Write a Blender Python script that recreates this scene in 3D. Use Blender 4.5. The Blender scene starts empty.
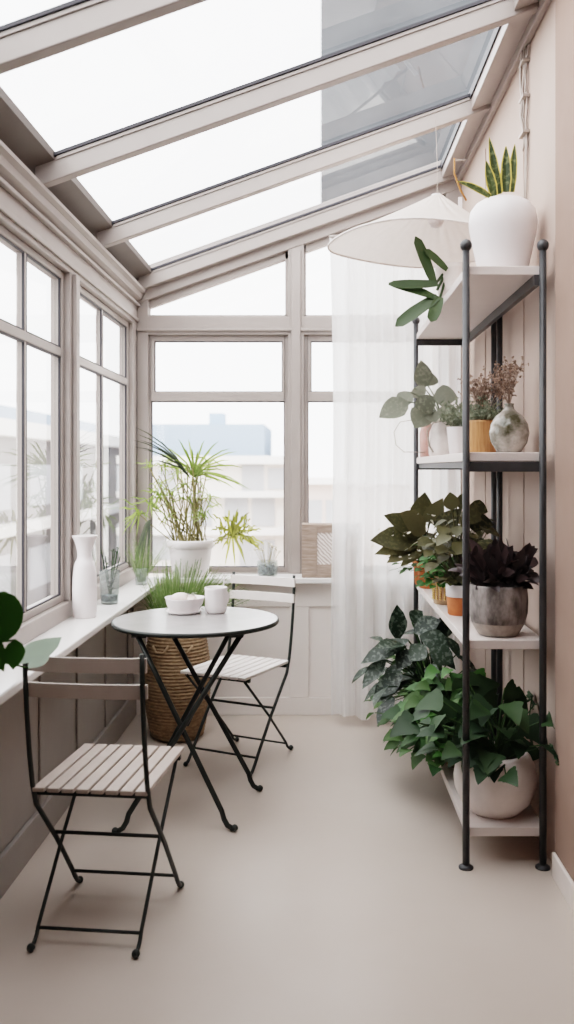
import bpy, bmesh, math, random
from mathutils import Vector, Matrix
random.seed(7)
PI = math.pi
V = Vector
scene = bpy.context.scene
COL = scene.collection
F, CX, CY, HC = 900.0, 318.0, 468.0, 1.40

def P(px, py, Y):
    """point of the room at depth Y (metres in front of the eye) seen at photo pixel px,py"""
    return V(((px - CX) * Y / F, Y, HC - (py - CY) * Y / F))

# ------------------------------------------------------------------ materials
def nt(name):
    m = bpy.data.materials.new(name); m.use_nodes = True
    t = m.node_tree
    return m, t, t.nodes['Principled BSDF'], t.nodes['Material Output']

def c4(c): return (c[0], c[1], c[2], 1.0)

def srgb(r, g, b):
    f = lambda v: (v / 12.92) if v <= 0.04045 else ((v + .055) / 1.055) ** 2.4
    return (f(r / 255), f(g / 255), f(b / 255))

def noise_ramp(t, scale, c1, c2, detail=4.0, lo=.35, hi=.65, stretch=None, rough=.6):
    tc = t.nodes.new('ShaderNodeTexCoord'); src = tc.outputs['Object']
    if stretch:
        mp = t.nodes.new('ShaderNodeMapping'); mp.inputs['Scale'].default_value = stretch
        t.links.new(src, mp.inputs['Vector']); src = mp.outputs['Vector']
    n = t.nodes.new('ShaderNodeTexNoise'); n.inputs['Scale'].default_value = scale
    n.inputs['Detail'].default_value = detail; n.inputs['Roughness'].default_value = rough
    t.links.new(src, n.inputs['Vector'])
    r = t.nodes.new('ShaderNodeValToRGB')
    r.color_ramp.elements[0].position = lo; r.color_ramp.elements[0].color = c4(c1)
    r.color_ramp.elements[1].position = hi; r.color_ramp.elements[1].color = c4(c2)
    t.links.new(n.outputs['Fac'], r.inputs['Fac'])
    return r.outputs['Color'], n.outputs['Fac']

def add_bump(t, b, fac, strength, dist=.005):
    bp = t.nodes.new('ShaderNodeBump'); bp.inputs['Strength'].default_value = strength
    bp.inputs['Distance'].default_value = dist
    t.links.new(fac, bp.inputs['Height']); t.links.new(bp.outputs['Normal'], b.inputs['Normal'])

def mat(name, c1, c2=None, rough=.5, scale=8., metal=0., bump=0., stretch=None, lo=.3, hi=.7, spec=.5, detail=4., bdist=.005):
    m, t, b, o = nt(name)
    if c2 is None: c2 = tuple(min(1, x * 1.06 + .002) for x in c1)
    col, fac = noise_ramp(t, scale, c1, c2, detail, lo, hi, stretch)
    t.links.new(col, b.inputs['Base Color'])
    b.inputs['Roughness'].default_value = rough; b.inputs['Metallic'].default_value = metal
    b.inputs['Specular IOR Level'].default_value = spec
    if bump: add_bump(t, b, fac, bump, bdist)
    return m

def foliage(name, c1, c2, c3=None, rough=.45, trans=.35):
    """leaf material: each leaf takes its own shade between c1 and c2; c3 mottles the blade"""
    m, t, b, o = nt(name)
    g = t.nodes.new('ShaderNodeNewGeometry')
    r = t.nodes.new('ShaderNodeValToRGB')
    r.color_ramp.elements[0].color = c4(c1); r.color_ramp.elements[1].color = c4(c2)
    t.links.new(g.outputs['Random Per Island'], r.inputs['Fac'])
    col = r.outputs['Color']
    if c3:
        n = t.nodes.new('ShaderNodeTexNoise'); n.inputs['Scale'].default_value = 60; n.inputs['Detail'].default_value = 3
        tc = t.nodes.new('ShaderNodeTexCoord'); t.links.new(tc.outputs['Object'], n.inputs['Vector'])
        rr = t.nodes.new('ShaderNodeValToRGB'); rr.color_ramp.elements[0].position = .5; rr.color_ramp.elements[1].position = .62
        t.links.new(n.outputs['Fac'], rr.inputs['Fac'])
        mx = t.nodes.new('ShaderNodeMix'); mx.data_type = 'RGBA'
        t.links.new(rr.outputs['Color'], mx.inputs['Factor'])
        t.links.new(col, mx.inputs['A']); mx.inputs['B'].default_value = c4(c3)
        col = mx.outputs['Result']
    t.links.new(col, b.inputs['Base Color']); b.inputs['Roughness'].default_value = rough
    tr = t.nodes.new('ShaderNodeBsdfTranslucent'); t.links.new(col, tr.inputs['Color'])
    mix = t.nodes.new('ShaderNodeMixShader'); mix.inputs[0].default_value = trans
    t.links.new(b.outputs[0], mix.inputs[1]); t.links.new(tr.outputs[0], mix.inputs[2])
    t.links.new(mix.outputs[0], o.inputs['Surface'])
    return m

def glass_pane(name, tint=(.97, .98, .98), r0=.07, rmax=.9):
    m, t, b, o = nt(name); t.nodes.remove(b)
    g = t.nodes.new('ShaderNodeNewGeometry')
    dp = t.nodes.new('ShaderNodeVectorMath'); dp.operation = 'DOT_PRODUCT'
    t.links.new(g.outputs['Incoming'], dp.inputs[0]); t.links.new(g.outputs['Normal'], dp.inputs[1])
    def mth(op, a, bb):
        n = t.nodes.new('ShaderNodeMath'); n.operation = op
        for i, x in enumerate((a, bb)):
            if x is None: continue
            if isinstance(x, (int, float)): n.inputs[i].default_value = x
            else: t.links.new(x, n.inputs[i])
        return n.outputs[0]
    a = mth('ABSOLUTE', dp.outputs['Value'], None)
    s = mth('POWER', mth('SUBTRACT', 1.0, a), 4.2)
    f = mth('ADD', mth('MULTIPLY', s, rmax - r0), r0)
    tb = t.nodes.new('ShaderNodeBsdfTransparent'); tb.inputs[0].default_value = c4(tint)
    gb = t.nodes.new('ShaderNodeBsdfGlossy'); gb.inputs['Roughness'].default_value = .01
    mx = t.nodes.new('ShaderNodeMixShader')
    t.links.new(f, mx.inputs[0]); t.links.new(tb.outputs[0], mx.inputs[1]); t.links.new(gb.outputs[0], mx.inputs[2])
    t.links.new(mx.outputs[0], o.inputs['Surface'])
    return m

def sheer(name, col, alpha, trans=.55):
    m, t, b, o = nt(name); t.nodes.remove(b)
    df = t.nodes.new('ShaderNodeBsdfDiffuse'); df.inputs[0].default_value = c4(col)
    tr = t.nodes.new('ShaderNodeBsdfTranslucent'); tr.inputs[0].default_value = c4(col)
    tp = t.nodes.new('ShaderNodeBsdfTransparent')
    m1 = t.nodes.new('ShaderNodeMixShader'); m1.inputs[0].default_value = trans
    t.links.new(df.outputs[0], m1.inputs[1]); t.links.new(tr.outputs[0], m1.inputs[2])
    m2 = t.nodes.new('ShaderNodeMixShader')
    tc = t.nodes.new('ShaderNodeTexCoord'); n = t.nodes.new('ShaderNodeTexNoise'); n.inputs['Scale'].default_value = 9
    mp = t.nodes.new('ShaderNodeMapping'); mp.inputs['Scale'].default_value = (4, 4, .25)
    t.links.new(tc.outputs['Object'], mp.inputs[0]); t.links.new(mp.outputs[0], n.inputs['Vector'])
    mr = t.nodes.new('ShaderNodeMapRange'); mr.inputs['From Min'].default_value = .3; mr.inputs['From Max'].default_value = .7
    mr.inputs['To Min'].default_value = max(0, alpha - .04); mr.inputs['To Max'].default_value = min(1, alpha + .04)
    t.links.new(n.outputs['Fac'], mr.inputs['Value']); t.links.new(mr.outputs[0], m2.inputs[0])
    t.links.new(tp.outputs[0], m2.inputs[1]); t.links.new(m1.outputs[0], m2.inputs[2])
    t.links.new(m2.outputs[0], o.inputs['Surface'])
    return m

def clear_glass(name, tint, tint2=None, rough=.03, mixfac=.6):
    """drinking-glass look: transparent / glossy shell with a faint body colour"""
    m, t, b, o = nt(name)
    col, fac = noise_ramp(t, 14, tint, tint2 or tint, 3)
    t.links.new(col, b.inputs['Base Color']); b.inputs['Roughness'].default_value = .12
    tp = t.nodes.new('ShaderNodeBsdfTransparent'); t.links.new(col, tp.inputs[0])
    mx = t.nodes.new('ShaderNodeMixShader'); mx.inputs[0].default_value = 1 - mixfac
    t.links.new(tp.outputs[0], mx.inputs[1]); t.links.new(b.outputs[0], mx.inputs[2])
    t.links.new(mx.outputs[0], o.inputs['Surface'])
    return m

M = {}
M['paint'] = mat('greige_paint', srgb(163, 154, 149), srgb(168, 159, 154), rough=.42, scale=6)
M['paint_shaded'] = mat('shaded_greige_paint', srgb(112, 104, 99), srgb(118, 110, 105), rough=.5, scale=6)  # eave's shade put into a darker copy of the greige paint
M['panel_lit'] = mat('lit_panel_paint', srgb(232, 225, 220), srgb(236, 229, 225), rough=.45, scale=6)  # same paint as the left panels, lightened to look better lit
M['panel_shaded'] = mat('shaded_panel_paint', srgb(150, 144, 139), srgb(156, 150, 145), rough=.5, scale=5)  # same panel paint, darkened to stand for the dimmer left side
M['sill'] = mat('white_sill_paint', srgb(230, 227, 225), srgb(234, 231, 229), rough=.25, scale=5)
M['plaster'] = mat('warm_plaster', srgb(178, 159, 148), srgb(184, 166, 156), rough=.8, scale=3, bump=.05)
M['pillar'] = mat('tan_plaster', srgb(146, 122, 110), srgb(154, 131, 119), rough=.8, scale=3, bump=.05)
M['floor'] = mat('poured_floor', srgb(190, 178, 168), srgb(197, 186, 177), rough=.33, scale=1.6, lo=.25, hi=.75, spec=.5)
M['white_trim'] = mat('white_skirting', srgb(226, 216, 210), rough=.5)
M['gasket'] = mat('dark_gasket', srgb(52, 50, 56), rough=.5)
M['winglass'] = glass_pane('window_glass', r0=.08, rmax=.95)
M['roofglass'] = glass_pane('roof_glass', tint=(.96, .97, .98), r0=.06, rmax=.8)
M['metal'] = mat('dark_green_black_metal', srgb(38, 42, 40), srgb(48, 52, 49), rough=.45, scale=20)
M['shelfmetal'] = mat('charcoal_metal', srgb(62, 62, 64), srgb(72, 72, 74), rough=.4, scale=20)
M['slat'] = mat('greige_slat_paint', srgb(180, 167, 159), srgb(188, 176, 168), rough=.45, scale=12, stretch=(1, 1, 1))
M['slat_backlit'] = mat('backlit_slat_paint', srgb(228, 220, 216), srgb(234, 227, 223), rough=.4, scale=12)  # far chair's copy of the slat paint, backlight put into its colour
M['tabletop'] = mat('brushed_tabletop', srgb(150, 147, 146), srgb(162, 159, 158), rough=.26, scale=9)
M['board'] = mat('white_board', srgb(214, 204, 199), srgb(219, 209, 205), rough=.5, scale=6)
M['ceramic'] = mat('white_ceramic', srgb(232, 226, 226), srgb(238, 232, 232), rough=.35, scale=7)
M['matte_white'] = mat('matte_white_plaster_pot', srgb(224, 215, 210), srgb(238, 230, 226), rough=.7, scale=10, bump=.1)
M['soil'] = mat('soil', srgb(40, 30, 24), srgb(70, 54, 42), rough=.95, scale=60, bump=.5)
M['stone'] = mat('mottled_grey_stone', srgb(98, 92, 90), srgb(168, 160, 156), rough=.8, scale=22, bump=.25, stretch=(1, 1, .5), lo=.38, hi=.66, detail=8)
M['stone_light'] = mat('pale_stone_foot', srgb(150, 140, 132), srgb(186, 176, 168), rough=.8, scale=26, bump=.2)
M['terracotta'] = mat('terracotta', srgb(186, 108, 66), srgb(204, 128, 84), rough=.75, scale=14, bump=.1)
M['orange_wood'] = mat('orange_wood', srgb(158, 110, 70), srgb(194, 146, 102), rough=.55, scale=18, stretch=(6, 6, .5))
M['wicker'] = mat('wicker', srgb(122, 102, 80), srgb(170, 146, 118), rough=.8, scale=40, bump=.6, stretch=(1, 1, 2.5))
M['wood'] = mat('weathered_wood', srgb(140, 122, 110), srgb(182, 164, 152), rough=.8, scale=12, bump=.25, stretch=(1, 1, 9))
M['gold'] = mat('gold_beads', srgb(196, 160, 92), srgb(236, 206, 148), rough=.3, metal=.8, scale=40)
M['jar'] = clear_glass('amber_jar_glass', srgb(240, 214, 186), srgb(224, 184, 146), mixfac=.45)
M['glass_clear'] = clear_glass('clear_glass', srgb(238, 240, 240), srgb(232, 236, 234), mixfac=.88)
M['glass_pink'] = clear_glass('pink_glass', srgb(240, 218, 212), srgb(232, 202, 194), mixfac=.55)
M['linen'] = mat('white_linen', srgb(226, 216, 212), srgb(240, 232, 228), rough=.9, scale=30, bump=.2)
M['rope'] = mat('grey_rope', srgb(150, 142, 134), srgb(186, 178, 168), rough=.9, scale=50)
M['shade'] = sheer('white_shade_fabric', srgb(226, 216, 209), .99, .30)
M['curtain'] = sheer('sheer_curtain_fabric', srgb(253, 253, 253), .86, .64)
M['pebble'] = mat('dark_pebbles', srgb(60, 66, 72), srgb(160, 168, 172), rough=.5, scale=50)
M['wire'] = mat('clear_cable', srgb(150, 138, 130), srgb(190, 178, 170), rough=.4)
M['leather'] = mat('tan_strap', srgb(158, 106, 58), srgb(180, 128, 78), rough=.6)
M['food'] = mat('pale_bread', srgb(226, 214, 204), srgb(240, 232, 226), rough=.7, scale=30)
# marbled round vase
m, t, b, o = nt('olive_marbled_glass')
col, fac = noise_ramp(t, 7, srgb(84, 82, 62), srgb(220, 212, 204), 5, .38, .62)
t.links.new(col, b.inputs['Base Color']); b.inputs['Roughness'].default_value = .08
b.inputs['Coat Weight'].default_value = .6
tp = t.nodes.new('ShaderNodeBsdfTransparent'); t.links.new(col, tp.inputs[0])
mx = t.nodes.new('ShaderNodeMixShader'); mx.inputs[0].default_value = .72
t.links.new(tp.outputs[0], mx.inputs[1]); t.links.new(b.outputs[0], mx.inputs[2]); t.links.new(mx.outputs[0], o.inputs['Surface'])
M['marble'] = m
# white woven panel: zig-zag bump
m, t, b, o = nt('woven_white')
tc = t.nodes.new('ShaderNodeTexCoord'); w = t.nodes.new('ShaderNodeTexWave')
w.inputs['Scale'].default_value = 28; w.inputs['Distortion'].default_value = 3; w.inputs['Detail'].default_value = 1
w.bands_direction = 'DIAGONAL'
t.links.new(tc.outputs['Object'], w.inputs['Vector'])
r = t.nodes.new('ShaderNodeValToRGB'); r.color_ramp.elements[0].color = c4(srgb(176, 160, 152)); r.color_ramp.elements[1].color = c4(srgb(240, 232, 228))
t.links.new(w.outputs['Fac'], r.inputs[0]); t.links.new(r.outputs[0], b.inputs['Base Color']); b.inputs['Roughness'].default_value = .9
M['woven'] = m
# greens
M['g_palm'] = foliage('palm_green', srgb(116, 138, 66), srgb(170, 186, 114), trans=.5)
M['g_palm_olive'] = foliage('olive_palm', srgb(112, 116, 52), srgb(188, 188, 104), trans=.45)
M['g_palm_dark'] = foliage('dark_palm_green', srgb(58, 66, 58), srgb(92, 98, 78), trans=.2)  # darker green of the spiky left fronds
M['g_stem'] = foliage('palm_stem', srgb(110, 106, 60), srgb(168, 158, 112), trans=.2)
M['g_fern'] = foliage('fern_green', srgb(88, 112, 62), srgb(142, 160, 106), trans=.4)
M['g_snake'] = foliage('snake_plant_green', srgb(52, 66, 40), srgb(70, 84, 50), srgb(110, 118, 78), trans=.15)
M['g_snake_edge'] = mat('snake_plant_margin', srgb(196, 176, 84), srgb(214, 196, 110), rough=.5)
M['g_strap'] = foliage('strap_leaf_green', srgb(50, 68, 42), srgb(76, 94, 60), trans=.15)
M['g_grey'] = foliage('grey_green', srgb(112, 120, 100), srgb(150, 154, 136), trans=.3)
M['g_bag'] = foliage('grey_olive_leaf', srgb(108, 112, 98), srgb(152, 154, 140), srgb(140, 142, 128), trans=.25)
M['g_olive'] = foliage('olive_brown_green', srgb(54, 54, 38), srgb(112, 108, 78), srgb(96, 94, 66), trans=.25)
M['g_bright'] = foliage('bright_green', srgb(50, 88, 40), srgb(84, 124, 64), trans=.3)
M['g_dark'] = foliage('dark_green', srgb(36, 58, 34), srgb(62, 86, 52), trans=.15, rough=.55)
M['g_mid'] = foliage('mid_green', srgb(44, 74, 38), srgb(88, 114, 68), trans=.2, rough=.55)
M['g_silver'] = foliage('silver_mottled_green', srgb(34, 48, 38), srgb(60, 74, 60), srgb(104, 114, 104), trans=.15, rough=.4)
M['g_purple'] = foliage('dark_purple_leaf', srgb(46, 37, 38), srgb(80, 66, 66), trans=.1, rough=.4)
M['g_pothos'] = foliage('pothos_green', srgb(42, 74, 24), srgb(58, 94, 34), trans=.35, rough=.35)
M['g_pale'] = foliage('pale_leaf', srgb(136, 156, 136), srgb(170, 186, 170), trans=.3)
M['dry'] = foliage('dry_sprig', srgb(120, 98, 84), srgb(176, 152, 136), trans=.2)
M['flower'] = foliage('tiny_white_flowers', srgb(214, 204, 190), srgb(240, 236, 226), trans=.3)

# ------------------------------------------------------------------ mesh helpers
class MB:
    def __init__(s): s.bm = bmesh.new()
    def box(s, lo, hi, rot=None, at=None):
        vs = [V((x, y, z)) for x in (lo[0], hi[0]) for y in (lo[1], hi[1]) for z in (lo[2], hi[2])]
        if rot: vs = [rot @ v for v in vs]
        if at is not None: vs = [v + V(at) for v in vs]
        b = [s.bm.verts.new(v) for v in vs]
        for f in ((0, 1, 3, 2), (4, 6, 7, 5), (0, 4, 5, 1), (2, 3, 7, 6), (0, 2, 6, 4), (1, 5, 7, 3)):
            s.bm.faces.new([b[i] for i in f])
        return s
    def prism(s, poly, axis, a, b_):
        """poly of 2-D points extruded along axis ('x': poly=(y,z), 'y': poly=(x,z), 'z': poly=(x,y))"""
        def mk(p, k):
            return {'x': (k, p[0], p[1]), 'y': (p[0], k, p[1]), 'z': (p[0], p[1], k)}[axis]
        A = [s.bm.verts.new(mk(p, a)) for p in poly]; B = [s.bm.verts.new(mk(p, b_)) for p in poly]
        n = len(poly)
        s.bm.faces.new(A); s.bm.faces.new(B[::-1])
        for i in range(n): s.bm.faces.new([A[i], B[i], B[(i + 1) % n], A[(i + 1) % n]])
        return s
    def bar(s, p0, p1, w, h, up=(0, 0, 1)):
        p0, p1 = V(p0), V(p1); d = (p1 - p0).normalized()
        side = d.cross(V(up)).normalized(); u = side.cross(d)
        q = []
        for p in (p0, p1):
            for a, b_ in ((-1, -1), (1, -1), (1, 1), (-1, 1)):
                q.append(s.bm.verts.new(p + side * a * w / 2 + u * b_ * h / 2))
        for f in ((3, 2, 1, 0), (4, 5, 6, 7), (0, 1, 5, 4), (1, 2, 6, 5), (2, 3, 7, 6), (3, 0, 4, 7)):
            s.bm.faces.new([q[i] for i in f])
        return s
    def tube(s, pts, r, n=8, r1=None, cap=True):
        pts = [V(p) for p in pts]; m_ = len(pts); rings = []
        nrm = None
        for i in range(m_):
            d = (pts[min(i + 1, m_ - 1)] - pts[max(i - 1, 0)])
            if d.length < 1e-9: d = V((0, 0, 1))
            d.normalize()
            if nrm is None:
                a = V((0, 0, 1)) if abs(d.z) < .9 else V((1, 0, 0)); nrm = d.cross(a).normalized()
            else:
                nrm = (nrm - d * nrm.dot(d)).normalized()
            bn = d.cross(nrm)
            rr = r if r1 is None else r + (r1 - r) * i / (m_ - 1)
            rings.append([s.bm.verts.new(pts[i] + (nrm * math.cos(2 * PI * k / n) + bn * math.sin(2 * PI * k / n)) * rr) for k in range(n)])
        for a, b_ in zip(rings, rings[1:]):
            for k in range(n): s.bm.faces.new([a[k], a[(k + 1) % n], b_[(k + 1) % n], b_[k]])
        if cap and n > 2:
            s.bm.faces.new(rings[0][::-1]); s.bm.faces.new(rings[-1])
        return s
    def lathe(s, prof, c=(0, 0, 0), n=32, rot=None, wob=None, cap0=False, cap1=False):
        """prof: list of (r,z)"""
        rings = []
        for r, z in prof:
            ring = []
            for k in range(n):
                a = 2 * PI * k / n; q = r * (wob(a, z) if wob else 1)
                v = V((q * math.cos(a), q * math.sin(a), z))
                if rot: v = rot @ v
                ring.append(s.bm.verts.new(v + V(c)))
            rings.append(ring)
        for a, b_ in zip(rings, rings[1:]):
            for k in range(n): s.bm.faces.new([a[k], a[(k + 1) % n], b_[(k + 1) % n], b_[k]])
        if cap0: s.bm.faces.new(rings[0][::-1])
        if cap1: s.bm.faces.new(rings[-1])
        return s
    def ball(s, c, r, n=10, sz=1.0):
        k = max(5, n // 2 + 1)
        prof = [(max(1e-4, r * math.sin(PI * i / k)), -r * sz * math.cos(PI * i / k)) for i in range(k + 1)]
        return s.lathe(prof, c, n)
    def grid(s, f, nu, nv):
        g = [[s.bm.verts.new(f(i / nu, j / nv)) for j in range(nv + 1)] for i in range(nu + 1)]
        for i in range(nu):
            for j in range(nv):
                s.bm.faces.new([g[i][j], g[i + 1][j], g[i + 1][j + 1], g[i][j + 1]])
        return s
    def leaf(s, base, d, n, L, W, droop=.3, prof='ovate', seg=6, fold=.2, cuts=0, curl=0.):
        base = V(base); d = V(d).normalized(); n = V(n)
        n = (n - d * n.dot(d))
        n = n.normalized() if n.length > 1e-4 else d.orthogonal().normalized()
        pr = PROF[prof]
        if cuts: seg = cuts * 4
        c = base.copy(); rows = []
        step = L / seg; dd = d.copy(); nn = n.copy()
        for i in range(seg + 1):
            t_ = i / seg
            w = interp(pr, t_) * W / 2
            if cuts and 0.1 < t_ < .92 and i % 4 in (1,): w *= .38
            if cuts and i % 4 == 3: w *= 1.08
            side = dd.cross(nn).normalized()
            back = dd * (-w * .25 if prof == 'heart' and t_ < .15 else (0 if not cuts else w * .35))
            rows.append((s.bm.verts.new(c - side * w + nn * (w * fold) + back), s.bm.verts.new(c), s.bm.verts.new(c + side * w + nn * (w * fold) + back)))
            if i < seg:
                dd = (dd + V((0, 0, -1)) * droop / seg + nn * curl / seg).normalized()
                nn = (nn - dd * nn.dot(dd)).normalized()
                c = c + dd * step
        for a, b_ in zip(rows, rows[1:]):
            s.bm.faces.new([a[0], a[1], b_[1], b_[0]]); s.bm.faces.new([a[1], a[2], b_[2], b_[1]])
        return s
    def blade(s, pts, w, n=(0, -1, .3)):
        """narrow tapering strip along pts"""
        pts = [V(p) for p in pts]; m_ = len(pts); rows = []
        for i, p in enumerate(pts):
            d = (pts[min(i + 1, m_ - 1)] - pts[max(i - 1, 0)]).normalized()
            side = d.cross(V(n)); side = side.normalized() if side.length > 1e-5 else d.orthogonal().normalized()
            t_ = i / (m_ - 1); ww = w / 2 * (interp(PROF['blade'], t_))
            rows.append((s.bm.verts.new(p - side * ww), s.bm.verts.new(p + side * ww)))
        for a, b_ in zip(rows, rows[1:]): s.bm.faces.new([a[0], a[1], b_[1], b_[0]])
        return s
    def build(s, name, material, parent=None, smooth=False, bevel=0., loc=None, fix=True):
        if fix: bmesh.ops.recalc_face_normals(s.bm, faces=s.bm.faces)
        me = bpy.data.meshes.new(name); s.bm.to_mesh(me); s.bm.free()
        me.materials.append(material)
        if smooth:
            for p in me.polygons: p.use_smooth = True
        o = bpy.data.objects.new(name, me); COL.objects.link(o)
        if parent is not None: o.parent = parent
        if loc is not None: o.location = loc
        if bevel:
            md = o.modifiers.new('Bevel', 'BEVEL'); md.width = bevel; md.segments = 2; md.limit_method = 'ANGLE'
        return o

PROF = {
    'ovate': [(0, .1), (.12, .62), (.35, 1), (.6, .86), (.82, .48), (1, .0)],
    'heart': [(0, .5), (.1, .92), (.3, 1), (.55, .82), (.8, .42), (1, .0)],
    'lance': [(0, .12), (.2, .66), (.45, 1), (.75, .62), (1, 0)],
    'strap': [(0, .55), (.2, .85), (.6, 1), (.88, .82), (.97, .45), (1, .1)],
    'ivy': [(0, .42), (.1, .9), (.2, 1), (.31, .70), (.42, .74), (.52, .55), (.66, .42), (.85, .22), (1, 0)],
    'sword': [(0, .72), (.3, 1), (.6, .86), (.85, .42), (1, 0)],
    'blade': [(0, .55), (.4, 1), (.8, .6), (1, .04)],
    'round': [(0, .3), (.1, .7), (.3, .98), (.55, 1), (.8, .75), (.94, .4), (1, .1)],
}
def interp(tab, t_):
    for (a, x), (b_, y) in zip(tab, tab[1:]):
        if t_ <= b_: return x + (y - x) * (t_ - a) / (b_ - a)
    return tab[-1][1]

def empty(name, loc=(0, 0, 0), rz=0):
    o = bpy.data.objects.new(name, None); COL.objects.link(o); o.location = loc; o.rotation_euler = (0, 0, rz)
    o.empty_display_size = .1
    return o
def tag(o, label, cat, group=None, kind=None):
    o['label'] = label; o['category'] = cat
    if group: o['group'] = group
    if kind: o['kind'] = kind
    return o
def struct(o, label=None):
    o['kind'] = 'structure'
    if label: o['label'] = label
    return o
def dup(o, parent=None):
    c = o.copy(); COL.objects.link(c); c.parent = parent
    for ch in list(o.children): dup(ch, c)
    return c
def rnd(a, b_): return random.uniform(a, b_)

# ------------------------------------------------------------------ room dimensions
XL, XR, XP = -1.046, .83, .815         # left wall, recessed right wall, near right wall
YB = 5.20                              # back wall
YF = -1.3                              # wall behind the viewer
SLOPE = .357
def roof(x): return 2.41 + SLOPE * (x - XL)     # rafter underside
ZS, XS = .77, -.88                   # left sill height / front edge
ZBS, YBS = .79, 4.99                   # back ledge

# floor
struct(MB().box((XL - .12, YF, -.06), (XR + .1, YB + .1, 0)).build('floor', M['floor']), 'smooth cream poured floor')

# right walls
struct(MB().box((XR, 3.09, 0), (XR + .12, YB + .1, roof(XR) + .12)).build('wall_right', M['plaster']), 'warm white plaster wall behind the plant shelf')
struct(MB().box((XP, YF, 0), (XP + .14, 3.09, roof(XP) + .12)).build('trim_pillar', M['pillar']), 'tan plastered pier on the near right')
struct(MB().box((XP - .014, YF, 0), (XP - .001, 3.085, .085)).build('baseboard_right', M['white_trim'], bevel=.004), 'white skirting board at foot of the tan pier')
for yy in (3.62, 4.45):
    struct(MB().box((XR - .004, yy, .0), (XR - .0005, yy + .03, 2.98)).build('trim_wall_batten', M['plaster']), 'thin plaster batten on the right wall')
struct(MB().box((XL - .12, YF - .1, 0), (XR + .12, YF, 3.3)).build('wall_front', M['pillar']), 'plaster wall behind the viewpoint')

# ---------- left wall: wainscot + windows
wl = MB()
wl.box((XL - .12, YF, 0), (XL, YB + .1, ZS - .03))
wall_left = struct(wl.build('wall_left', M['panel_shaded']), 'greige panelled low wall under the left windows')
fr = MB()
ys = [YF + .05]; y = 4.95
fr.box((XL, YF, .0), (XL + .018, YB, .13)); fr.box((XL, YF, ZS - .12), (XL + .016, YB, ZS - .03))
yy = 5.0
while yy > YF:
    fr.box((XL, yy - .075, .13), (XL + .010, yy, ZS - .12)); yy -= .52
fr.build('panel_frame', M['panel_shaded'], wall_left, bevel=.004)
struct(MB().box((XL - .06, YF, ZS - .03), (XS, YB, ZS)).build('trim_left_sill', M['sill'], bevel=.006), 'long white window sill along the left wall')
# riser between sill and window frames, head frieze, cornice
struct(MB().box((XL - .12, YF, ZS), (XL, YB + .1, .838)).build('trim_left_riser', M['paint'], bevel=.004), 'painted strip between sill and left windows')
hd = MB()
hd.box((XL - .12, YF, 2.225), (XL, YB + .1, 2.40))
hd.box((XL, YF, 2.245), (XL + .012, YB, 2.262)); hd.box((XL, YF, 2.33), (XL + .02, YB, 2.345))
struct(hd.build('trim_left_frieze', M['paint'], bevel=.003), 'painted frieze over the left windows')
struct(MB().prism([(XL, 2.36), (XL + .03, 2.375), (XL + .035, 2.40), (XL + .055, 2.41), (XL + .055, 2.425), (XL, 2.425)], 'y', YF, YB).build('trim_left_cornice', M['paint']), 'moulded cornice under the roof eave')

posts = [3.855, 2.785]
for pc in posts:
    b = MB(); b.box((XL - .075, pc - .055, .838), (XL + .0, pc + .055, 2.225)); b.box((XL, pc - .028, .838), (XL + .02, pc + .028, 2.225))
    struct(b.build('trim_window_post', M['paint'], bevel=.004), 'painted post between two left windows')
struct(MB().box((XL - .075, 5.10, .84), (XL - .003, YB + .099, 2.39)).build('trim_corner_post', M['paint'], bevel=.003), 'painted post in the back left corner')

GX = XL - .045
def left_window(i, y0, y1):
    w = struct(empty('window_%d' % i, (GX, (y0 + y1) / 2, .838)), 'left window with four panes')
    z0, z1, zt = .838, 2.225, 1.885
    o = V((GX, (y0 + y1) / 2, .838))
    def L(lo, hi): return (V(lo) - o, V(hi) - o)
    b = MB(); f = .03
    for lo, hi in (((GX - .03, y0, z0), (GX + .018, y0 + f, z1)), ((GX - .03, y1 - f, z0), (GX + .018, y1, z1)),
                   ((GX - .03, y0 + f, z0), (GX + .018, y1 - f, z0 + f)), ((GX - .03, y0 + f, z1 - f), (GX + .018, y1 - f, z1))):
        b.box(*L(lo, hi))
    b.build('frame', M['paint'], w, bevel=.004)
    b = MB(); ym = (y0 + y1) / 2
    b.box(*L((GX - .02, y0 + f, zt - .018), (GX + .016, y1 - f, zt + .018)))
    b.build('transom_bar', M['paint'], w, bevel=.003)
    b = MB(); b.box(*L((GX - .02, ym - .012, z0 + f), (GX + .012, ym + .012, zt - .018))); b.box(*L((GX - .02, ym - .012, zt + .018), (GX + .012, ym + .012, z1 - f)))
    b.build('glazing_bar', M['paint'], w, bevel=.003)
    g = MB(); e = .006
    for ya, yb in ((y0 + f, ym - .012), (ym + .012, y1 - f)):
        for za, zb in ((z0 + f, zt - .018), (zt + .018, z1 - f)):
            for lo, hi in (((GX + .004, ya, za), (GX + .012, ya + e, zb)), ((GX + .004, yb - e, za), (GX + .012, yb, zb)), ((GX + .004, ya, za), (GX + .012, yb, za + e)), ((GX + .004, ya, zb - e), (GX + .012, yb, zb))):
                g.box(*L(lo, hi))
            p = MB(); x = 0.0
            p.bm.faces.new([p.bm.verts.new(V(v) - o) for v in ((GX, ya, za), (GX, yb, za), (GX, yb, zb), (GX, ya, zb))])
            p.build('pane', M['winglass'], w, fix=False)
    g.build('gasket', M['gasket'], w)
left_window(1, 3.91, 5.10); left_window(2, 2.84, 3.80)
struct(MB().box((XL - .12, YF, .838), (XL - .002, 2.735, 2.225)).build('light_block_left', M['panel_shaded']), 'added unseen wall blocking light at near left')  # unseen wall added in a window's place to darken the foreground

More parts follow.
